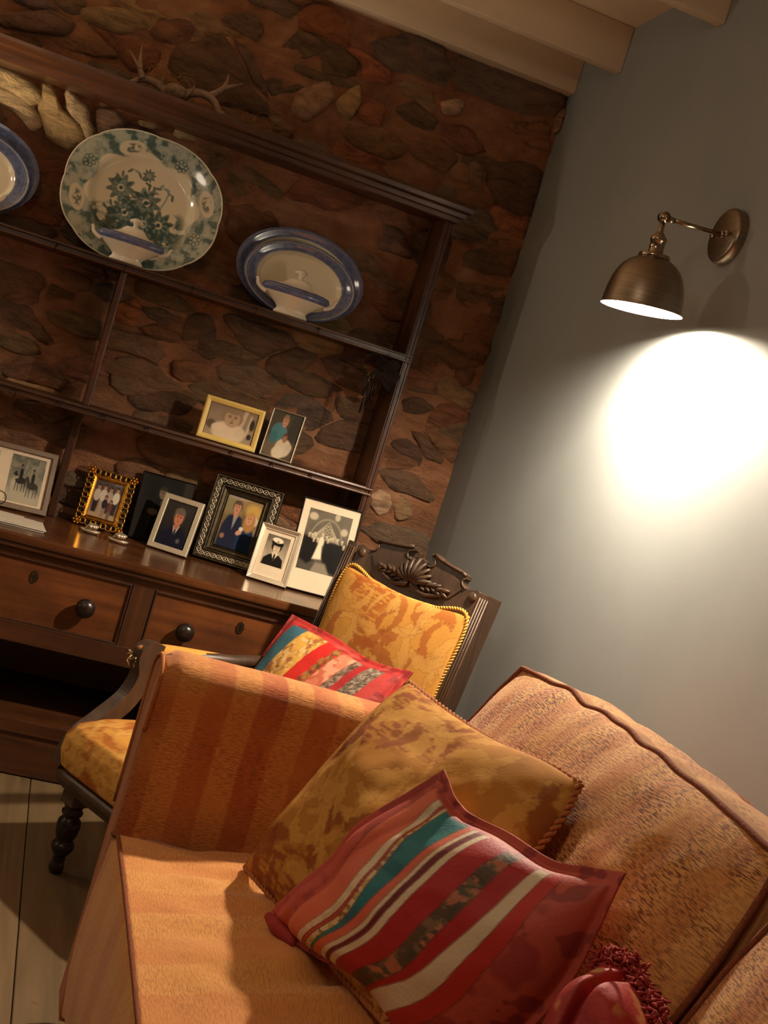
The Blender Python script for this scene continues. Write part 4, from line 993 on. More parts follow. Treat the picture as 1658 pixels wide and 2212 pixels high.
# ================================================================== SOFT FURNISHING HELPERS
def coons(bot, top, left, right, nu, nv):
    def rs(P, n):
        P = np.array(P, float)
        if len(P) > 2: P = bez(list(P), 10)
        d = np.r_[0, np.cumsum(np.linalg.norm(np.diff(P, axis=0), axis=1))]; t = np.linspace(0, d[-1], n)
        return np.stack([np.interp(t, d, P[:, k]) for k in range(3)], 1)
    B, T, Lf, Rg = rs(bot, nu), rs(top, nu), rs(left, nv), rs(right, nv)
    u = np.linspace(0, 1, nu)[None, :, None]; v = np.linspace(0, 1, nv)[:, None, None]
    S = (1-v)*B[None]+v*T[None]+(1-u)*Lf[:, None]+u*Rg[:, None]
    S -= (1-u)*(1-v)*B[0]+u*(1-v)*B[-1]+(1-u)*v*T[0]+u*v*T[-1]
    return S
def pillow(name, parent, mat, S, nrm, thick, colfn=None, flange=0.0, wr=.006, seed=1, back=.8, p=.55, wfn=None):
    nv, nu = S.shape[:2]; u, v = np.meshgrid(np.linspace(0, 1, nu), np.linspace(0, 1, nv))
    ui = np.clip((u-flange)/(1-2*flange), 0, 1); vi = np.clip((v-flange)/(1-2*flange), 0, 1)
    T = (np.clip(4*ui*(1-ui), 0, 1)**p)*(np.clip(4*vi*(1-vi), 0, 1)**p)
    L1 = np.linalg.norm(S[0, -1]-S[0, 0]); L2 = np.linalg.norm(S[-1, 0]-S[0, 0])
    wn = (fbm(u*L1*9, v*L2*9, seed, 3)-.5)*wr*2*(.35+.65*T)
    if wfn is not None: wn = wn+wfn(u, v)*(.25+.75*T)
    nrm = unit(nrm)
    Fr = S+nrm*(T*thick+wn+.0016)[..., None]; Bk = S-nrm*(T*thick*back+.0016)[..., None]+nrm*(wn*(1-T))[..., None]
    g = G(); g.grid(Fr); k = len(g.v); g.grid(Bk, flip=True)
    idx = lambda i, j: i*nu+j
    bd = [idx(0, j) for j in range(nu)]+[idx(i, nu-1) for i in range(1, nv)]+[idx(nv-1, j) for j in range(nu-2, -1, -1)]+[idx(i, 0) for i in range(nv-2, 0, -1)]
    m_ = len(bd); g.f += [(bd[i], k+bd[i], k+bd[(i+1) % m_], bd[(i+1) % m_]) for i in range(m_)]
    uv = np.stack([u*L1, v*L2], -1).reshape(-1, 2); g.uv = np.vstack([uv, uv])
    if colfn is not None:
        c = colfn(u, v, L1, L2).reshape(-1, 3); g.col = np.vstack([c, c])
    o = g.build(name, mat, parent, True, recalc=False)
    bpts = np.array([Fr.reshape(-1, 3)[i]*.5+Bk.reshape(-1, 3)[i]*.5 for i in bd])
    return o, bpts
def rope(P, r, pitch, name, mat, parent, closed=True, off=0):
    d = np.r_[0, np.cumsum(np.linalg.norm(np.diff(np.vstack([P, P[:1]]) if closed else P, axis=0), axis=1))]
    Q = np.vstack([P, P[:1]]) if closed else P; L_ = d[-1]; n = int(L_/pitch*9); t = np.linspace(0, L_, n)
    C_ = np.stack([np.interp(t, d, Q[:, k]) for k in range(3)], 1)
    T = np.gradient(C_, axis=0); T /= np.linalg.norm(T, axis=1)[:, None]+1e-9
    a = np.cross(T, (.31, .5, .8)); a /= np.linalg.norm(a, axis=1)[:, None]; b = np.cross(T, a); g = G()
    for s in (0, 1):
        ph = 2*math.pi*t/pitch/1.0*.5+s*math.pi
        g.tube(C_+r*.75*(np.cos(ph)[:, None]*a+np.sin(ph)[:, None]*b), r*.8, 6, False)
    return g.build(name, mat, parent, True)

# ---- damask and patchwork colour
def damask_fn(seed, dens=1.0, gold=(210, 152, 70), rust=(172, 92, 42), leaf=(216, 164, 84)):
    def f(u, v, L1, L2):
        x, y = u*L1, v*L2
        c = np.ones(u.shape+(3,))*lin(*gold); c = c*(.92+.16*fbm(x*30, y*30, seed))[..., None]
        w = fbm(x*6+seed, y*6, seed+3, 3); streak = fbm(x*45, y*240, seed+8, 3)
        c = over(c, lin(*rust), smooth(.46, .60, w)*smooth(.40, .54, streak)*.85)
        rq = random.Random(seed); area_ = L1*L2
        for k in range(int(78*area_/.2*dens)):
            x0, y0 = rq.uniform(-.02, L1+.02), rq.uniform(-.02, L2+.02); a0 = rq.uniform(0, 6.28); cv = rq.choice((-1, 1))*rq.uniform(5, 22); ln = rq.uniform(.07, .19); wd_ = rq.uniform(.007, .019)
            d = np.full(u.shape, 9.0); tt = np.zeros(u.shape); px, py, a = x0, y0, a0
            box = (np.abs(x-x0) < ln+.03) & (np.abs(y-y0) < ln+.03)
            if not box.any(): continue
            xs_, ys_ = x[box], y[box]; dd = np.full(xs_.shape, 9.0); tq = np.zeros(xs_.shape)
            for q in range(14):
                px += ln/14*math.cos(a); py += ln/14*math.sin(a); a += cv*ln/14
                e = np.hypot(xs_-px, ys_-py); m_ = e < dd; dd[m_] = e[m_]; tq[m_] = q/13
            wid = wd_*np.sin(np.pi*np.clip(tq*.9+.05, 0, 1))*(.75+.5*np.abs(np.sin(tq*13)))
            al = smooth(wid+.0015, wid-.0015, dd); kind = 0 if k % 4 else 2
            col = lin(*(leaf if kind < 2 else rust)); sub = c[box]
            sub = sub*(1-(al*.74)[:, None])+col*(al*.74)[:, None]
            ed = smooth(.0016, .0006, np.abs(dd-wid))*.38; sub = sub*(1-ed[:, None])+lin(134, 78, 36)*ed[:, None]
            vein = smooth(.0016, .0006, dd)*.35*(tq < .95); sub = sub*(1-vein[:, None])+lin(150, 92, 44)*vein[:, None]
            c[box] = sub
        return c
    return f
def floral(x, y, seed, base, spots, sc=55):
    c = np.ones(x.shape+(3,))*lin(*base); a = fbm(x*sc, y*sc, seed, 3); b = fbm(x*sc*1.6, y*sc*1.6, seed+9, 3)
    c = over(c, lin(*spots[0]), smooth(.48, .54, a)*.9); c = over(c, lin(*spots[1]), smooth(.54, .60, b)*.9)
    if len(spots) > 2: c = over(c, lin(*spots[2]), smooth(.62, .68, a)*.9)
    return c
def patch_fn(u, v, L1, L2):
    """u: across the strips (from the left edge), v: along them"""
    x, y = u*L1, v*L2
    s1 = [.0, .055, .106, .138, .152, .168, .310, .346, .370, .402, .432, .545, .608, .690, .738, .80, 1.0]
    s0 = [.0, .12, .215, .255, .29, .33, .342, .395, .428, .452, .490, .58, .660, .675, .78, .85, 1.0]
    w = fbm(x*12, y*12, 4, 2)-.5; uu = u+w*.014
    sv = smooth(0, 1, v)*.5+v*.5
    mid_ = [0, .05, .10, .10, .09, .085, .06, .05, .04, .035, .03, .02, .01, .01, .0, .0, .0]; br = [a*(1-sv)+b*sv+c_*4*sv*(1-sv) for a, b, c_ in zip(s0, s1, mid_)]
    coral = lin(214, 104, 74); border = lin(192, 82, 66); red = lin(176, 24, 26); wht = lin(224, 204, 170); maroon = lin(112, 20, 30); teal = lin(26, 116, 124)
    c = np.ones(u.shape+(3,))*border
    c = over(c, lin(146, 48, 46), smooth(.52, .60, fbm(x*26, y*26, 40, 3))*.55)
    fill = [border, coral, wht, red, wht, teal, coral, wht, maroon, wht, red, None, red, wht, lin(192, 44, 34), None]
    for k in range(1, 16):
        a = smooth(-.004, .004, uu-br[k])*smooth(.004, -.004, uu-br[k+1]); fk = fill[k]
        if k == 11: cc = floral(x, y, 71, (92, 70, 46), [(128, 98, 62), (74, 64, 46), (190, 112, 84)], 60)
        elif k == 15: cc = np.ones(u.shape+(3,))*border; cc = over(cc, lin(150, 44, 46), smooth(.5, .58, fbm(x*22, y*22, 90, 3))*.7); cc = over(cc, lin(116, 34, 38), smooth(.60, .64, fbm(x*40, y*40, 95, 3))*.6)
        elif k == 3:
            cc = np.ones(u.shape+(3,))*red; q = (uu-br[3])/(br[4]-br[3]+1e-6); cc = over(cc, lin(178, 120, 58), smooth(.16, .10, np.abs(q-.5))*(.6+.4*np.sin(y*900)))
        elif k == 4: cc = floral(x, y, 77, (220, 196, 150), [(196, 160, 84), (140, 96, 52)], 90)
        elif k == 5: cc = np.ones(u.shape+(3,))*teal; cc = over(cc, lin(18, 92, 112), smooth(.45, .6, fbm(x*30, y*30, 33, 3))*.7); cc = over(cc, lin(30, 128, 100), smooth(.6, .68, fbm(x*18, y*18, 37, 2))*.8)
        elif k == 2: cc = floral(x, y, 79, (226, 206, 172), [(222, 200, 166), (210, 186, 150)], 60)
        elif k == 1: cc = np.ones(u.shape+(3,))*coral*(.9+.25*fbm(x*18, y*18, 44, 3))[..., None]
        else: cc = np.ones(u.shape+(3,))*fk
        c = c*(1-a[..., None])+cc*a[..., None]
        e = smooth(.004, .001, np.abs(uu-br[k]))*.5; c = over(c, lin(70, 20, 18), e)
    # border at both strip ends
    for e in (smooth(.045, .035, v), smooth(.945, .955, v)):
        bb = np.ones(u.shape+(3,))*border; bb = over(bb, lin(136, 40, 44), smooth(.48, .56, fbm(x*60, y*60, 54, 3))*.8); c = c*(1-e[..., None])+bb*e[..., None]
    return c
def patch2_fn(u, v, L1, L2):
    x, y = u*L1, v*L2; red = lin(178, 48, 44)
    c = np.ones(u.shape+(3,))*red; c = over(c, lin(120, 26, 30), smooth(.48, .56, fbm(x*30, y*30, 12, 3))*.7); c = over(c, lin(204, 92, 76), smooth(.58, .66, fbm(x*40, y*40, 15, 3))*.5)
    inn = smooth(.925, .915, v)*smooth(.075, .085, u)*smooth(.93, .92, u)
    br = [.08, .225, .41, .50, .56, .66, .71, .76, .86, .93]; sk = (v-.8)*.10; uu = u-sk
    for k in range(9):
        a = smooth(-.003, .003, uu-br[k])*smooth(.003, -.003, uu-br[k+1])*inn
        cc = [np.ones(u.shape+(3,))*lin(58, 104, 120), floral(x, y, 61, (214, 164, 74), [(186, 128, 60), (222, 186, 120), (150, 96, 48)], 60), np.ones(u.shape+(3,))*lin(196, 30, 22), floral(x, y, 62, (150, 110, 50), [(90, 60, 34), (176, 44, 30)], 70),
              floral(x, y, 63, (206, 118, 88), [(222, 150, 118), (186, 92, 66)], 40), floral(x, y, 64, (110, 84, 66), [(150, 126, 104), (70, 50, 40)], 90), np.ones(u.shape+(3,))*lin(158, 30, 32), floral(x, y, 65, (112, 96, 82), [(160, 142, 120), (70, 56, 48)], 120), np.ones(u.shape+(3,))*lin(176, 52, 48)][k]
        c = c*(1-a[..., None])+cc*a[..., None]
    return c
def redfloral_fn(u, v, L1, L2):
    x, y = u*L1, v*L2; c = np.ones(u.shape+(3,))*lin(180, 40, 32); a = fbm(x*20, y*20, 8, 3)
    c = over(c, lin(214, 168, 120), smooth(.60, .66, a)*.8); c = over(c, lin(140, 30, 30), smooth(.40, .34, a)*.6); c = over(c, lin(206, 130, 70), smooth(.62, .68, fbm(x*34, y*34, 18, 3))*.7); return c

# ================================================================== SOFA
SX0, YA = .294, -1.765
so = thing('sofa', 'orange striped chenille sofa along the blue wall', 'sofa', (.75, -2.6, 0))
YN = -3.52     # inner face of the near arm
G().box(SX0+.02, 1.22, YN, YA, .05, .26).build('base', 'chenille_base', so, True, .02, 3)
for x, y in ((.36, -1.68), (1.16, -1.68), (.36, -3.58), (1.16, -3.58)): G().lathe([(.022, 0), (.028, .05)], (x, y, 0), n=16).build('foot', 'mahogany', so, True)
def arm(y_in, sgn):
    # cross-section (y outward, z): rounded, slightly flared top roll
    cs = [(0, .06), (0, .20), (0, .42), (.000, .56), (-.006, .63), (-.012, .665), (-.008, .692), (.010, .711), (.045, .718), (.085, .712), (.115, .695), (.128, .665), (.128, .62), (.120, .52), (.118, .30), (.118, .06)]
    cs = np.array(cs); Q = bez([np.array([a, b, 0]) for a, b in cs], 4)[:, :2]
    xs_ = np.r_[np.linspace(SX0, SX0+.03, 5), np.linspace(SX0+.05, 1.22, 50)]
    P = np.zeros((len(xs_), len(Q), 3)); d = np.r_[0, np.cumsum(np.linalg.norm(np.diff(Q, axis=0), axis=1))]
    for i, x in enumerate(xs_):
        sag = -.010*smooth(.35, .8, x)*np.clip((Q[:, 1]-.5)/.2, 0, 1); rnd = .010*smooth(SX0+.03, SX0, x)
        P[i, :, 0] = x; P[i, :, 1] = y_in+sgn*(Q[:, 0]+rnd*np.where(Q[:, 0] < .05, 1, -1)); P[i, :, 2] = Q[:, 1]+sag-rnd*(Q[:, 1] > .6)+.004*(fbm(np.full(len(Q), x)*12, Q[:, 1]*8, 3)-.5)
    g = G(); g.grid(P, flip=sgn > 0); uv = np.stack([np.repeat(xs_[:, None], len(Q), 1), np.repeat(d[None], len(xs_), 0)], -1).reshape(-1, 2)
    k0 = len(g.v); n = len(Q); g.f.append(tuple(range(n)) if sgn > 0 else tuple(range(n-1, -1, -1))); g.uv = uv
    a = g.build('arm', 'chenille_arm', so, True, recalc=True)
    fp = P[0].copy(); fp[:, 0] -= .001; fp = fp[fp[:, 2] > .40] if False else fp[(np.arange(len(fp)) > 12) & (np.arange(len(fp)) < len(fp)-6)]
    G().tube(fp, .0036, 8).build('piping', 'piping', a, True)
    return a
arm(YA, 1); arm(YN, -1)
# back frame behind the cushions
G().box(1.02, 1.235, YN, YA, .06, .70).build('back_frame', 'chenille_base', so, True, .03, 3)
def seat_cushion(y0, y1, seed):
    # top surface: crowned, soft roll-over at the back, front boxing below the piped edge
    nx, ny = 70, 64; U, V = np.meshgrid(np.linspace(0, 1, nx), np.linspace(0, 1, ny)); x1 = .655
    xx = SX0+(x1-SX0)*U; yq = y0+(y1-y0)*V
    yq = yq+.012*np.sin(U*9+seed)*(np.abs(V-.5)*2)**3
    zz = .418+.022*np.sin(np.pi*np.clip(V, .02, .98))**.6*np.sin(np.pi*(.15+.7*U))+.030*smooth(.1, .8, U)*np.sin(np.pi*V)**.5
    edge = np.maximum(smooth(.86, 1.0, U)*.10, 0); zz -= edge+.020*smooth(.07, 0, V)+.020*smooth(.93, 1, V)
    zz += .030*(fbm(xx*5, yq*15+4*xx, seed+2, 3)-.5)*smooth(.0, .25, U)
    for yc, am in ((.20, .024), (.34, .016), (.56, .030), (.80, .022)):   # tufts of creases running from the back edge
        zz -= am*np.exp(-((V-yc-.05*np.sin(U*4))/.03)**2)*smooth(.25, .95, U)
    P = np.stack([xx, yq, zz], -1)
    nb = 8; F_s = []
    for k in range(1, nb+1):
        t = k/nb; F_s.append(np.stack([SX0-.010*np.sin(np.pi*t)+.006*(fbm(yq[:, 0]*9, np.full(ny, t*3), seed)-.5), yq[:, 0]+0*t, zz[:, 0]-.325*t], -1))
    Fr = np.stack(F_s[::-1], 1); A_ = np.concatenate([Fr, P], 1)     # (ny, nb+nx, 3)
    bk = np.stack([np.stack([np.full(ny, x1+.02), yq[:, -1], zz[:, -1]-.03-.05*k], -1) for k in range(2)], 1); A_ = np.concatenate([A_, bk], 1)
    dx = np.linalg.norm(np.diff(A_, axis=1), axis=2).mean(0); dcol = np.r_[0, np.cumsum(dx)]
    g = G(); g.grid(A_, flip=(y1 < y0) ^ True)
    nU = A_.shape[1]; uv = np.stack([A_[:, :, 1], np.repeat(dcol[None], ny, 0)], -1).reshape(-1, 2); g.uv = uv
    # side walls
    k0 = len(g.v)
    for r, fl_ in ((0, 0), (ny-1, 1)):
        top = A_[r]; kb = len(g.v); low = top.copy(); low[:, 2] = np.minimum(low[:, 2], .25); g.v += [tuple(p) for p in low]; g.uv = np.vstack([g.uv, np.stack([low[:, 2], dcol], -1)])
        g.f += [(r*nU+j, r*nU+j+1, kb+j+1, kb+j) for j in range(nU-1)]
    c = g.build('seat_cushion', 'chenille_seat', so, True, recalc=True)
    tp_ = A_[:, nb]+np.array([-.003, 0, .001]); G().tube(tp_, .0034, 8).build('piping', 'piping_dark', c, True)
    return c
seat_cushion(YA-.004, -2.635, 1); seat_cushion(-2.643, YN+.004, 9)
G().box(.64, 1.02, YN, YA, .25, .36).build('seat_deck', 'chenille_base', so, True, .02, 3)
# back cushions: boxed, piped, leaning
nb_ = unit((-.915, 0, .402)); upb = unit((.402, 0, .915)); PT = np.array([.895, -1.80, .868])
def back_cushion(yl, yr, seed):
    w = yl-yr; hgt = .40; nu, nv = 96, 60; U, V = np.meshgrid(np.linspace(-1, 1, nu), np.linspace(-1, 1, nv))
    k = .26; a = U*np.sqrt(1-k*V*V/2)/math.sqrt(1-0*k); b = V*np.sqrt(1-k*U*U/2)
    cx = np.array([PT[0], (yl+yr)/2, PT[2]])-upb*hgt/2
    T = (1-np.abs(U)**2.6)**.7*(1-np.abs(V)**2.6)**.7
    T = np.nan_to_num(T)
    wig = .0025*np.sin(a*13+3*np.sin(a*5)+seed)*smooth(.6, 1.0, V)+.012*(noise(a*6, b*0+seed, 4)-.5)*smooth(.4, 1, np.abs(V))
    fold = .012*(fbm(a*7+.9*b, b*2.5, seed+5, 3)-.5)
    S = cx+a[..., None]*(w/2)*np.array([0, -1, 0])+(b*hgt/2+wig)[..., None]*upb+nb_*(T*.055+fold*(.3+.7*T))[..., None]
    g = G(); g.grid(S); bd = [j for j in range(nu)]+[i*nu+nu-1 for i in range(1, nv)]+[(nv-1)*nu+j for j in range(nu-2, -1, -1)]+[i*nu for i in range(nv-2, 0, -1)]
    flatS = S.reshape(-1, 3); ring_ = flatS[bd]; uv = np.stack([a*w/2, b*hgt/2], -1).reshape(-1, 2); g.uv = uv
    bxd = unit((.97, 0, -.16)); m_ = len(bd); dcum = np.r_[0, np.cumsum(np.linalg.norm(np.diff(ring_, axis=0), axis=1))]
    prev = bd; cxm = ring_.mean(0)
    for s in range(1, 7):
        t = s/6; bul = 1+.06*math.sin(math.pi*t)-.06*t; R_ = cxm+(ring_-cxm)*bul+bxd*(.15*t)
        kb = len(g.v); g.v += [tuple(p) for p in R_]; g.uv = np.vstack([g.uv, np.stack([dcum, np.full(m_, .5+.16*t)], -1)])
        cur = list(range(kb, kb+m_)); g.f += [(prev[i], prev[(i+1) % m_], cur[(i+1) % m_], cur[i]) for i in range(m_)]; prev = cur
    g.f.append(tuple(prev)); c = g.build('back_cushion', 'chenille_back', so, True, recalc=True)
    G().tube(ring_+nb_*.002, .0046, 8, True).build('piping', 'piping_dark', c, True)
    R2 = cxm+(ring_-cxm)*.942+bxd*.15; G().tube(R2, .0046, 8, True).build('piping', 'piping_dark', c, True)
back_cushion(-1.79, -2.650, 2); back_cushion(-2.665, -3.50, 7)

# ================================================================== CUSHIONS ON THE SOFA
# gold damask cushion propped in the corner of arm and back
gT = at(885, 1477, 1, -1.835); gL = at(530, 1872, 2, .455); gR = hit(1252, 1692, PT+nb_*.075, nb_)
gn = np.cross(gR-gT, gL-gT); gn = unit(gn)
if gn[1] > 0: gn = -gn
def gp(x, y): return hit(x, y, gT, gn)
gB = gR+(gL-gT)*.98
dam = damask_fn(4, 1.3, (178, 122, 50), (132, 66, 30), (200, 148, 70))
S = coons([gL, (gL+gB)/2, gB], [gT, gp(970, 1540), gp(1080, 1610), gp(1180, 1650), gR], [gL, gp(640, 1755), gp(715, 1660), gp(800, 1560), gT], [gB, gp(1150, 1845), gp(1215, 1760), gR], 150, 150)
gc = thing('cushion', 'gold damask square cushion with twisted rope edge, propped in the sofa corner', 'cushion', (gL+gB)/2)
o, bp = pillow('cushion_body', gc, 'damask', S, gn, .078, dam, 0, .014, 6, .5, .5, lambda u, v: .012*np.sin((u*1.4+v)*7)*.6)
rope(bp, .0040, .012, 'rope_trim', 'piping', gc)
# patchwork cushion
pL = at(577, 1980, 2, .475); pT = hit(957, 1662, gT+gn*.125, gn); pR = hit(1352, 1885, PT+nb_*.10, nb_)
pn = unit(np.cross(pR-pT, pL-pT)); pn = pn if pn[2] > 0 else -pn
def pp(x, y): return hit(x, y, pT, pn)
pB = pp(850, 2335)
S = coons([pL, pp(640, 2040), pp(780, 2130), pp(832, 2220), pB], [pT, pp(1000, 1745), pp(1100, 1800), pp(1195, 1858), pp(1270, 1872), pR], [pL, pp(640, 1915), pp(712, 1850), pp(780, 1775), pT], [pB, pp(1060, 2290), pp(1215, 2150), pp(1294, 2010), pR], 200, 200)
pc = thing('cushion', 'pink and red patchwork cushion with diagonal satin strips, lying on the sofa seat', 'cushion', (pL+pB)/2)
def crease(u, v): return .010*np.sin((v*1.2-u*.6)*11)*smooth(.3, 0, u)+.008*np.sin((u-v)*13)*smooth(.7, 1, v)-.012*np.exp(-((u-.12-.06*v)/.03)**2)
pillow('cushion_body', pc, 'patchwork', S, pn, .078, patch_fn, .035, .011, 11, .55, .52, crease)
tl = pL+np.array([0, 0, 0]);
# small folded tab at its left corner
tb = [pp(578, 1978), pp(602, 2004), pp(640, 2040)]
G().tube(bez(tb, 8), np.r_[np.linspace(.006, .012, 8), np.linspace(.012, .008, 9)], 10).build('folded_corner', 'fringe', pc, True)
# red cushion with chenille fringe
rn = unit((-.45, -.25, .86)); rP = at(1330, 2120, 1, -2.62)
def rp(x, y): return hit(x, y, rP, rn)
ra, rb, rc_, rd = rp(1140, 2255), rp(1322, 2085), rp(1440, 2280), rp(1250, 2440)
S = coons([rd, rp(1340, 2370), rc_], [ra, rp(1190, 2185), rp(1260, 2115), rb], [rd, rp(1190, 2350), ra], [rc_, rp(1400, 2200), rp(1368, 2128), rb], 90, 90)
rcu = thing('cushion', 'red flowered cushion with thick chenille fringe, lowest in front of the back cushion', 'cushion', (rc_+rd)/2)
o, bp = pillow('cushion_body', rcu, 'patchwork', S, rn, .042, redfloral_fn, 0, .022, 3, .5, .55, lambda u, v: -.022*np.exp(-((v-.66-.1*u)/.05)**2)+.010*np.sin(u*9+v*4))
g = G(); rq = random.Random(2); edge = bez([rp(1302, 2100), rb, rp(1350, 2092), rp(1376, 2145), rp(1408, 2205), rc_], 60)
for k in range(1700):
    p = edge[rq.randrange(len(edge))]+np.array([rq.gauss(0, .006), rq.gauss(0, .006), rq.gauss(0, .006)])
    d = unit((rq.gauss(.25, .7), rq.gauss(-.1, .7), rq.gauss(.4, .7))); l = rq.uniform(.006, .015)
    g.tube([p, p+d*l*.5, p+d*l+np.array([rq.gauss(0, .004), rq.gauss(0, .004), -.003])], [.0022, .0022, .0012], 5)
fo = g.build('fringe', 'fringe', rcu, True); fo['kind'] = 'stuff'

# ================================================================== CARVED CHAIR
TLc = np.array([.839, -.627, .873]); TRc = np.array([1.10, -1.06, .873])
cs_ = unit(TRc-TLc); Wc = np.linalg.norm(TRc-TLc); cf = np.array([cs_[1], -cs_[0], 0]); rec = math.radians(10)
cu = Z*math.cos(rec)-cf*math.sin(rec); cn = np.cross(cs_, cu)
if cn@cf < 0: cn = -cn
ch = thing('armchair', 'low carved dark wood armchair in gold damask between sofa arm and dresser', 'armchair', (.62, -.98, 0))
def cp3(s, t, d=0): return TLc+cs_*s+cu*t+cn*d
def cpart(name, g, mat, par=ch, bev=.0015, smooth=False, label=None): return g.build(name, mat, par, smooth, bev, 2, label)
tbot = -.56
for s0, s1 in ((0, .034), (Wc-.034, Wc)):
    p_ = cpart('back_post', G().obox(TLc, cs_, cu, cn, (s0, s1), (tbot, 0), (-.048, 0)), 'mahogany')
    g = G()
    for q in range(4): s = s0+.005+.008*q; g.tube([cp3(s, tbot+.05, .001), cp3(s, -.012, .001)], .0028, 6)
    cpart('reeding', g, 'mahogany', p_, 0, True)
# crest board with broken scrolls
half = [(.034, -.004), (.050, .002), (.070, -.004), (.092, -.004), (.102, .004), (.104, .014), (.098, .018), (.098, .027), (.108, .032), (.150, .036), (.190, .042), (.212, .050), (.222, .050), (.220, .038), (.208, .034), (.205, .022), (.212, .012), (.226, .012), (.236, .020)]
cm = Wc/2
crest = half+[(cm, .026)]+[(Wc-s, t) for s, t in half[::-1]]
low = [(Wc-.034, -.066), (Wc*.78, -.070), (Wc*.62, -.078), (cm, -.082), (Wc*.38, -.078), (Wc*.22, -.070), (.034, -.066)]
from mathutils.geometry import tessellate_polygon
def tprism(poly, d0, d1):
    n = len(poly); tr = tessellate_polygon([[Vector((a, b, 0)) for a, b in poly]])
    return G().add([cp3(a, b, d) for d in (d0, d1) for a, b in poly], [tuple(t) for t in tr]+[tuple(n+i for i in t) for t in tr]+[(i, (i+1) % n, n+(i+1) % n, n+i) for i in range(n)])
cr = cpart('crest_rail', tprism(crest+low, -.030, -.006), 'mahogany', ch, 0)
for sg in (1, -1):
    g = G(); P = [(.098, .024), (.110, .029), (.150, .033), (.190, .039), (.216, .046)]
    g.tube([cp3(s if sg > 0 else Wc-s, t, -.004) for s, t in P], .0048, 8)
    P = [(.222, .046), (.218, .036), (.207, .031), (.204, .022), (.212, .013), (.224, .013)]
    g.tube(bez([cp3(s if sg > 0 else Wc-s, t, -.005) for s, t in P], 5), .0034, 7)
    P = [(.085, -.006), (.098, .0), (.104, .010), (.100, .018)]
    g.tube(bez([cp3(s if sg > 0 else Wc-s, t, -.005) for s, t in P], 5), .0030, 7)
    cpart('scroll_edge', g, 'mahogany', cr, 0, True)
for s in (.056, Wc-.056): cpart('roundel', G().lathe([(.0125, -.007), (.0125, -.002), (.010, .001), (.0001, .001)], cp3(s, -.018, 0), cs_, cu, cn, 24, cap=False), 'mahogany', cr, 0, True)
sunk = [(.095, -.012), (.110, .006), (.135, .014), (.175, .016), (.20, .010), (cm, .0), (Wc-.20, .010), (Wc-.175, .016), (Wc-.135, .014), (Wc-.110, .006), (Wc-.095, -.012), (Wc-.12, -.042), (Wc-.18, -.058), (cm, -.064), (.18, -.058), (.12, -.042)]
cpart('raised_panel', tprism(sunk, -.008, -.003), 'mahogany', cr, 0)
g = G()
def blob(c, ax_, L_, w, d, n=8):          # elongated carved lobe along ax_ (s,t)
    a = unit(cs_*ax_[0]+cu*ax_[1]); P = [c+a*L_*q+cn*(d*math.sin(math.pi*min(.98, q*.9+.08))) for q in np.linspace(0, 1, n)]
    g.tube(P, [max(.0006, w*(.35+.65*math.sin(math.pi*(q*.72+.18)))) for q in np.linspace(0, 1, n)], 7)
c0 = cp3(cm+.004, -.040, -.002)
for k in range(-4, 5):
    a = k*.30; blob(c0+cs_*.004*k, (math.sin(a), math.cos(a)), .064-.004*abs(k), .0068, .012)
for sg in (-1, 1):
    for k in range(6):
        s = .016+.017*k; st_ = cp3(cm+.004+sg*s, -.046+.004*k-.006*(k > 3), -.002)
        blob(st_, (sg*.75, .66-.10*k), .036-.002*k, .0055, .007); blob(st_, (sg*.95, -.25-.05*k), .026, .0048, .006)
    P = [c0+cs_*sg*(.012+.008*math.cos(t)*(1-t/9))+cu*(-.006+.008*math.sin(t)*(1-t/9))+cn*.008 for t in np.linspace(0, 7, 24)]; g.tube(P, .0030, 6)
    P = bez([cp3(cm+.004+sg*.01, -.050, .003), cp3(cm+.004+sg*.05, -.058, .003), cp3(cm+.004+sg*.09, -.050, .003), cp3(cm+.004+sg*.118, -.036, .002)], 6); g.tube(P, np.linspace(.006, .003, len(P)), 7)
cpart('carved_shell', g, 'mahogany', cr, 0, True, 'carved shell and acanthus leaves')
# upholstered back panel
tl_, bl_ = -.066, -.50
S = coons([cp3(.030, bl_, 0), cp3(Wc-.030, bl_, 0)], [cp3(.034, tl_+.003), cp3(Wc*.3, tl_-.006), cp3(cm, tl_-.012), cp3(Wc*.7, tl_-.006), cp3(Wc-.034, tl_+.003)], [cp3(.032, bl_), cp3(.034, tl_+.003)], [cp3(Wc-.032, bl_), cp3(Wc-.034, tl_+.003)], 170, 170)
o, bp = pillow('back_panel', ch, 'damask', S, cn, .030, damask_fn(23, 1.0), 0, .002, 2, .3, .35)
g = G()
pth = bez([cp3(.036, bl_+.02, .003), cp3(.038, -.28, .004), cp3(.038, tl_-.004, .004), cp3(Wc*.3, tl_-.012, .006), cp3(cm, tl_-.018, .006), cp3(Wc*.7, tl_-.012, .006), cp3(Wc-.038, tl_-.004, .004), cp3(Wc-.038, -.28, .004), cp3(Wc-.036, bl_+.02, .003)], 60)
rope(pth, .0035, .008, 'braid_trim', 'braid', ch, False)
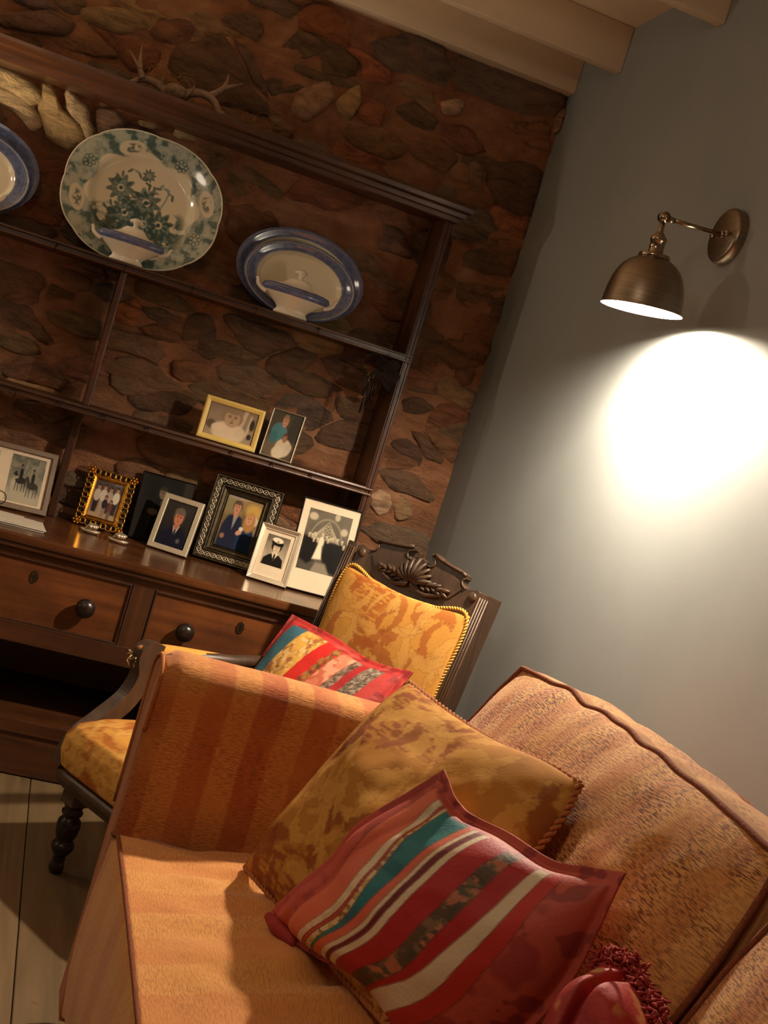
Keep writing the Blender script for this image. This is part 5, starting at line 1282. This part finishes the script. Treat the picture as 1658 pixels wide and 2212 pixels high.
# seat: front corners rounded, upholstered over a moulded rail
bL = np.array([.757, -.676, 0]); bR = bL+cs_*Wc; D = .615
def sp3(s, d, z): q = bL+cs_*s+cf*d; return np.array([q[0], q[1], z])
def seat_outline(inset=0, n=6):
    w0, w1 = .01+inset, Wc-.01-inset; f0, f1 = -.015+inset, Wc+.015-inset; d1 = D-inset; r = .07
    P = [(w0, .02), (f0, d1-r)]+[(f0+r-r*math.cos(a), d1-r+r*math.sin(a)) for a in np.linspace(.2, math.pi/2, n)]+[(f1-r+r*math.sin(a), d1-r+r*math.cos(a)) for a in np.linspace(0, math.pi/2-.2, n)]+[(f1, d1-r), (w1, .02)]
    return resample(np.array(P), 64)
lay = [(0.006, .238), (-.006, .246), (-.012, .275), (-.010, .310), (.004, .336), (.035, .356), (.09, .372), (.15, .379), (.21, .382)]
pts_ = [np.array([sp3(s, d, z) for s, d in seat_outline(ins)]) for ins, z in lay]
g = G(); P = np.array(pts_); g.grid(P, wrap=True); g.f.append(tuple((len(lay)-1)*64+k for k in range(64)))
st_o = None
def seat_col():
    V = np.array(g.v); s = (V-bL)@cs_; d = (V-bL)@cf; ext = V[:, 2]
    L1, L2 = .7, .8; u = ((s+.09)/L1); v = (d*1.0-(ext-.38)*1.0)/L2
    return damask_fn(31, 1.2)(np.clip(u, 0, 1)[None], np.clip(v, 0, 1)[None], L1, L2)[0]
# finer seat mesh for the pattern
lay2 = []
for k in range(len(lay)-1):
    for q in range(6): t = q/6; lay2.append((lay[k][0]*(1-t)+lay[k+1][0]*t, lay[k][1]*(1-t)+lay[k+1][1]*t))
lay2.append(lay[-1])
def so_fine(ins):
    return resample(seat_outline(ins), 260)
g = G(); P = np.array([[sp3(s, d, z) for s, d in so_fine(ins)] for ins, z in lay2]); g.grid(P, wrap=True); g.f.append(tuple((len(lay2)-1)*260+k for k in range(260)))
g.col = seat_col(); g.build('seat', 'damask', ch, True)
g = G(); P = np.array([[sp3(s, d, z) for s, d in seat_outline(ins)] for ins, z in ((.03, .200), (.004, .200), (-.004, .206), (-.002, .214), (-.008, .219), (-.008, .230), (-.002, .236), (.006, .240), (.03, .240))]); g.grid(P, wrap=True); g.build('seat_rail', 'mahogany', ch, True)
def turned_leg(s, d, name='front_leg'):
    b = sp3(s, d, 0); lg = G()
    lg.obox(b, cs_, cf, Z, (-.024, .024), (-.024, .024), (.165, .235)); o = lg.build(name, 'mahogany', ch, False, .002)
    pr = [(.0001, 0), (.011, .0), (.016, .006), (.0175, .016), (.0150, .026), (.0130, .030), (.0155, .034), (.0135, .040), (.017, .046), (.024, .056), (.0265, .066), (.024, .074), (.0185, .079), (.021, .084), (.0255, .098), (.0275, .114), (.026, .126), (.020, .134), (.0185, .138), (.024, .143), (.0245, .149), (.019, .154), (.022, .160), (.024, .168)]
    G().lathe(pr, b, cs_, cf, Z, 24, cap=False).build('turning', 'ebony', o, True)
turned_leg(.062, D-.040); turned_leg(Wc-.062, D-.040)
for s in (.02, Wc-.02):
    b = sp3(s, .02, 0); G().obox(b, cs_, cf, Z, (-.02, .02), (-.03, .02), (0, .34)).build('back_leg', 'mahogany', ch, False, .003)
# arms: scroll supports with padded tops
for sg, s in ((-1, .004), (1, Wc-.004)):
    P = [sp3(s, .60, .235), sp3(s, .575, .30), sp3(s, .53, .345), sp3(s, .475, .40), sp3(s, .452, .46), sp3(s, .462, .505), sp3(s, .452, .524), sp3(s, .42, .520)]
    B = bez(P, 7); g = G(); wv = np.linspace(.021, .017, len(B))
    T = np.gradient(B, axis=0); T /= np.linalg.norm(T, axis=1)[:, None]; sd = np.cross(T, cs_); v = []
    for b, t_, n_, w_ in zip(B, T, sd, wv):
        for a_, c_ in ((-1, -1), (1, -1), (1, 1), (-1, 1)): v.append(b+cs_*w_*a_+n_*.020*c_)
    m_ = len(B); f = [(i*4+k, i*4+(k+1) % 4, (i+1)*4+(k+1) % 4, (i+1)*4+k) for i in range(m_-1) for k in range(4)]+[(3, 2, 1, 0), tuple((m_-1)*4+k for k in range(4))]
    a_o = g.add(v, f).build('arm_support', 'mahogany', ch, False, .003)
    back = cp3(.02 if sg < 0 else Wc-.02, -.345, -.01); fr_ = sp3(s, .43, .515)
    G().tube([back, (back+fr_)/2-Z*.008, fr_], .016, 10).build('arm_rail', 'mahogany', ch, True)
    g = G(); c0_ = sp3(s, .03, .498); c1_ = sp3(s, .482, .527); n_ = 22; pth = [c0_+(c1_-c0_)*q for q in np.linspace(0, 1, n_)]
    rr_ = [0.019*(max(.05, 1-abs(2*q-1)**5))**.5 for q in np.linspace(0, 1, n_)]; g.tube(pth, rr_, 16)
    g.col = damask_fn(41, 1.0)(np.array([[((np.array(p)-c0_)@cs_+.05)/.1 for p in g.v]]), np.array([[((np.array(p)-c0_)@cf)/.3 for p in g.v]]), .1, .3)[0]
    g.build('arm_pad', 'damask', ch, True)
g = G(); rq = random.Random(8); c = sp3(.0, .475, .508)
for k in range(30):
    p = c+np.array([rq.gauss(0, .008), rq.gauss(0, .006), rq.gauss(-.004, .008)]); d = unit((rq.gauss(0, 1), rq.gauss(0, 1), rq.gauss(-.6, 1))); g.tube([p, p+d*.006, p+d*.012-Z*.004], .0016, 5)
fo = g.build('frayed_stuffing', 'stuffing', ch, True, label='pale stuffing fraying out of the arm pad'); fo['kind'] = 'stuff'
# patchwork cushion on the chair
qc = cp3(0, 0, 0)
qo = cf*.0
def q3(s, t, d): return TLc+cs_*s+cu*t+cn*d
def qh(x, y, d): return hit(x, y, TLc+cn*d, cn)
q_tl, q_tr = qh(632, 1328, .085), qh(893, 1452, .085)
dn = -cu*.315+cn*.12; q_bl, q_br = q_tl+dn-cs_*.01, q_tr+dn*1.0
qn = unit(np.cross(q_tr-q_tl, -dn)); qn = qn if qn@cf > 0 else -qn
tm = (q_tl+q_tr)/2-cu*.012
S = coons([q_bl, (q_bl+q_br)/2-cu*.0, q_br], [q_tl, q_tl*.65+q_tr*.35-cu*.004, q_tl*.3+q_tr*.7-cu*.018, q_tr], [q_bl, (q_bl+q_tl)/2+cs_*.012, q_tl], [q_br, (q_br+q_tr)/2-cs_*.012, q_tr], 150, 150)
q = thing('cushion', 'small red patchwork cushion with blue and yellow strips, on the carved chair', 'cushion', (q_bl+q_br)/2)
pillow('cushion_body', q, 'patchwork', S, qn, .060, patch2_fn, .04, .008, 19, .5, .5)
print('stones', nst)
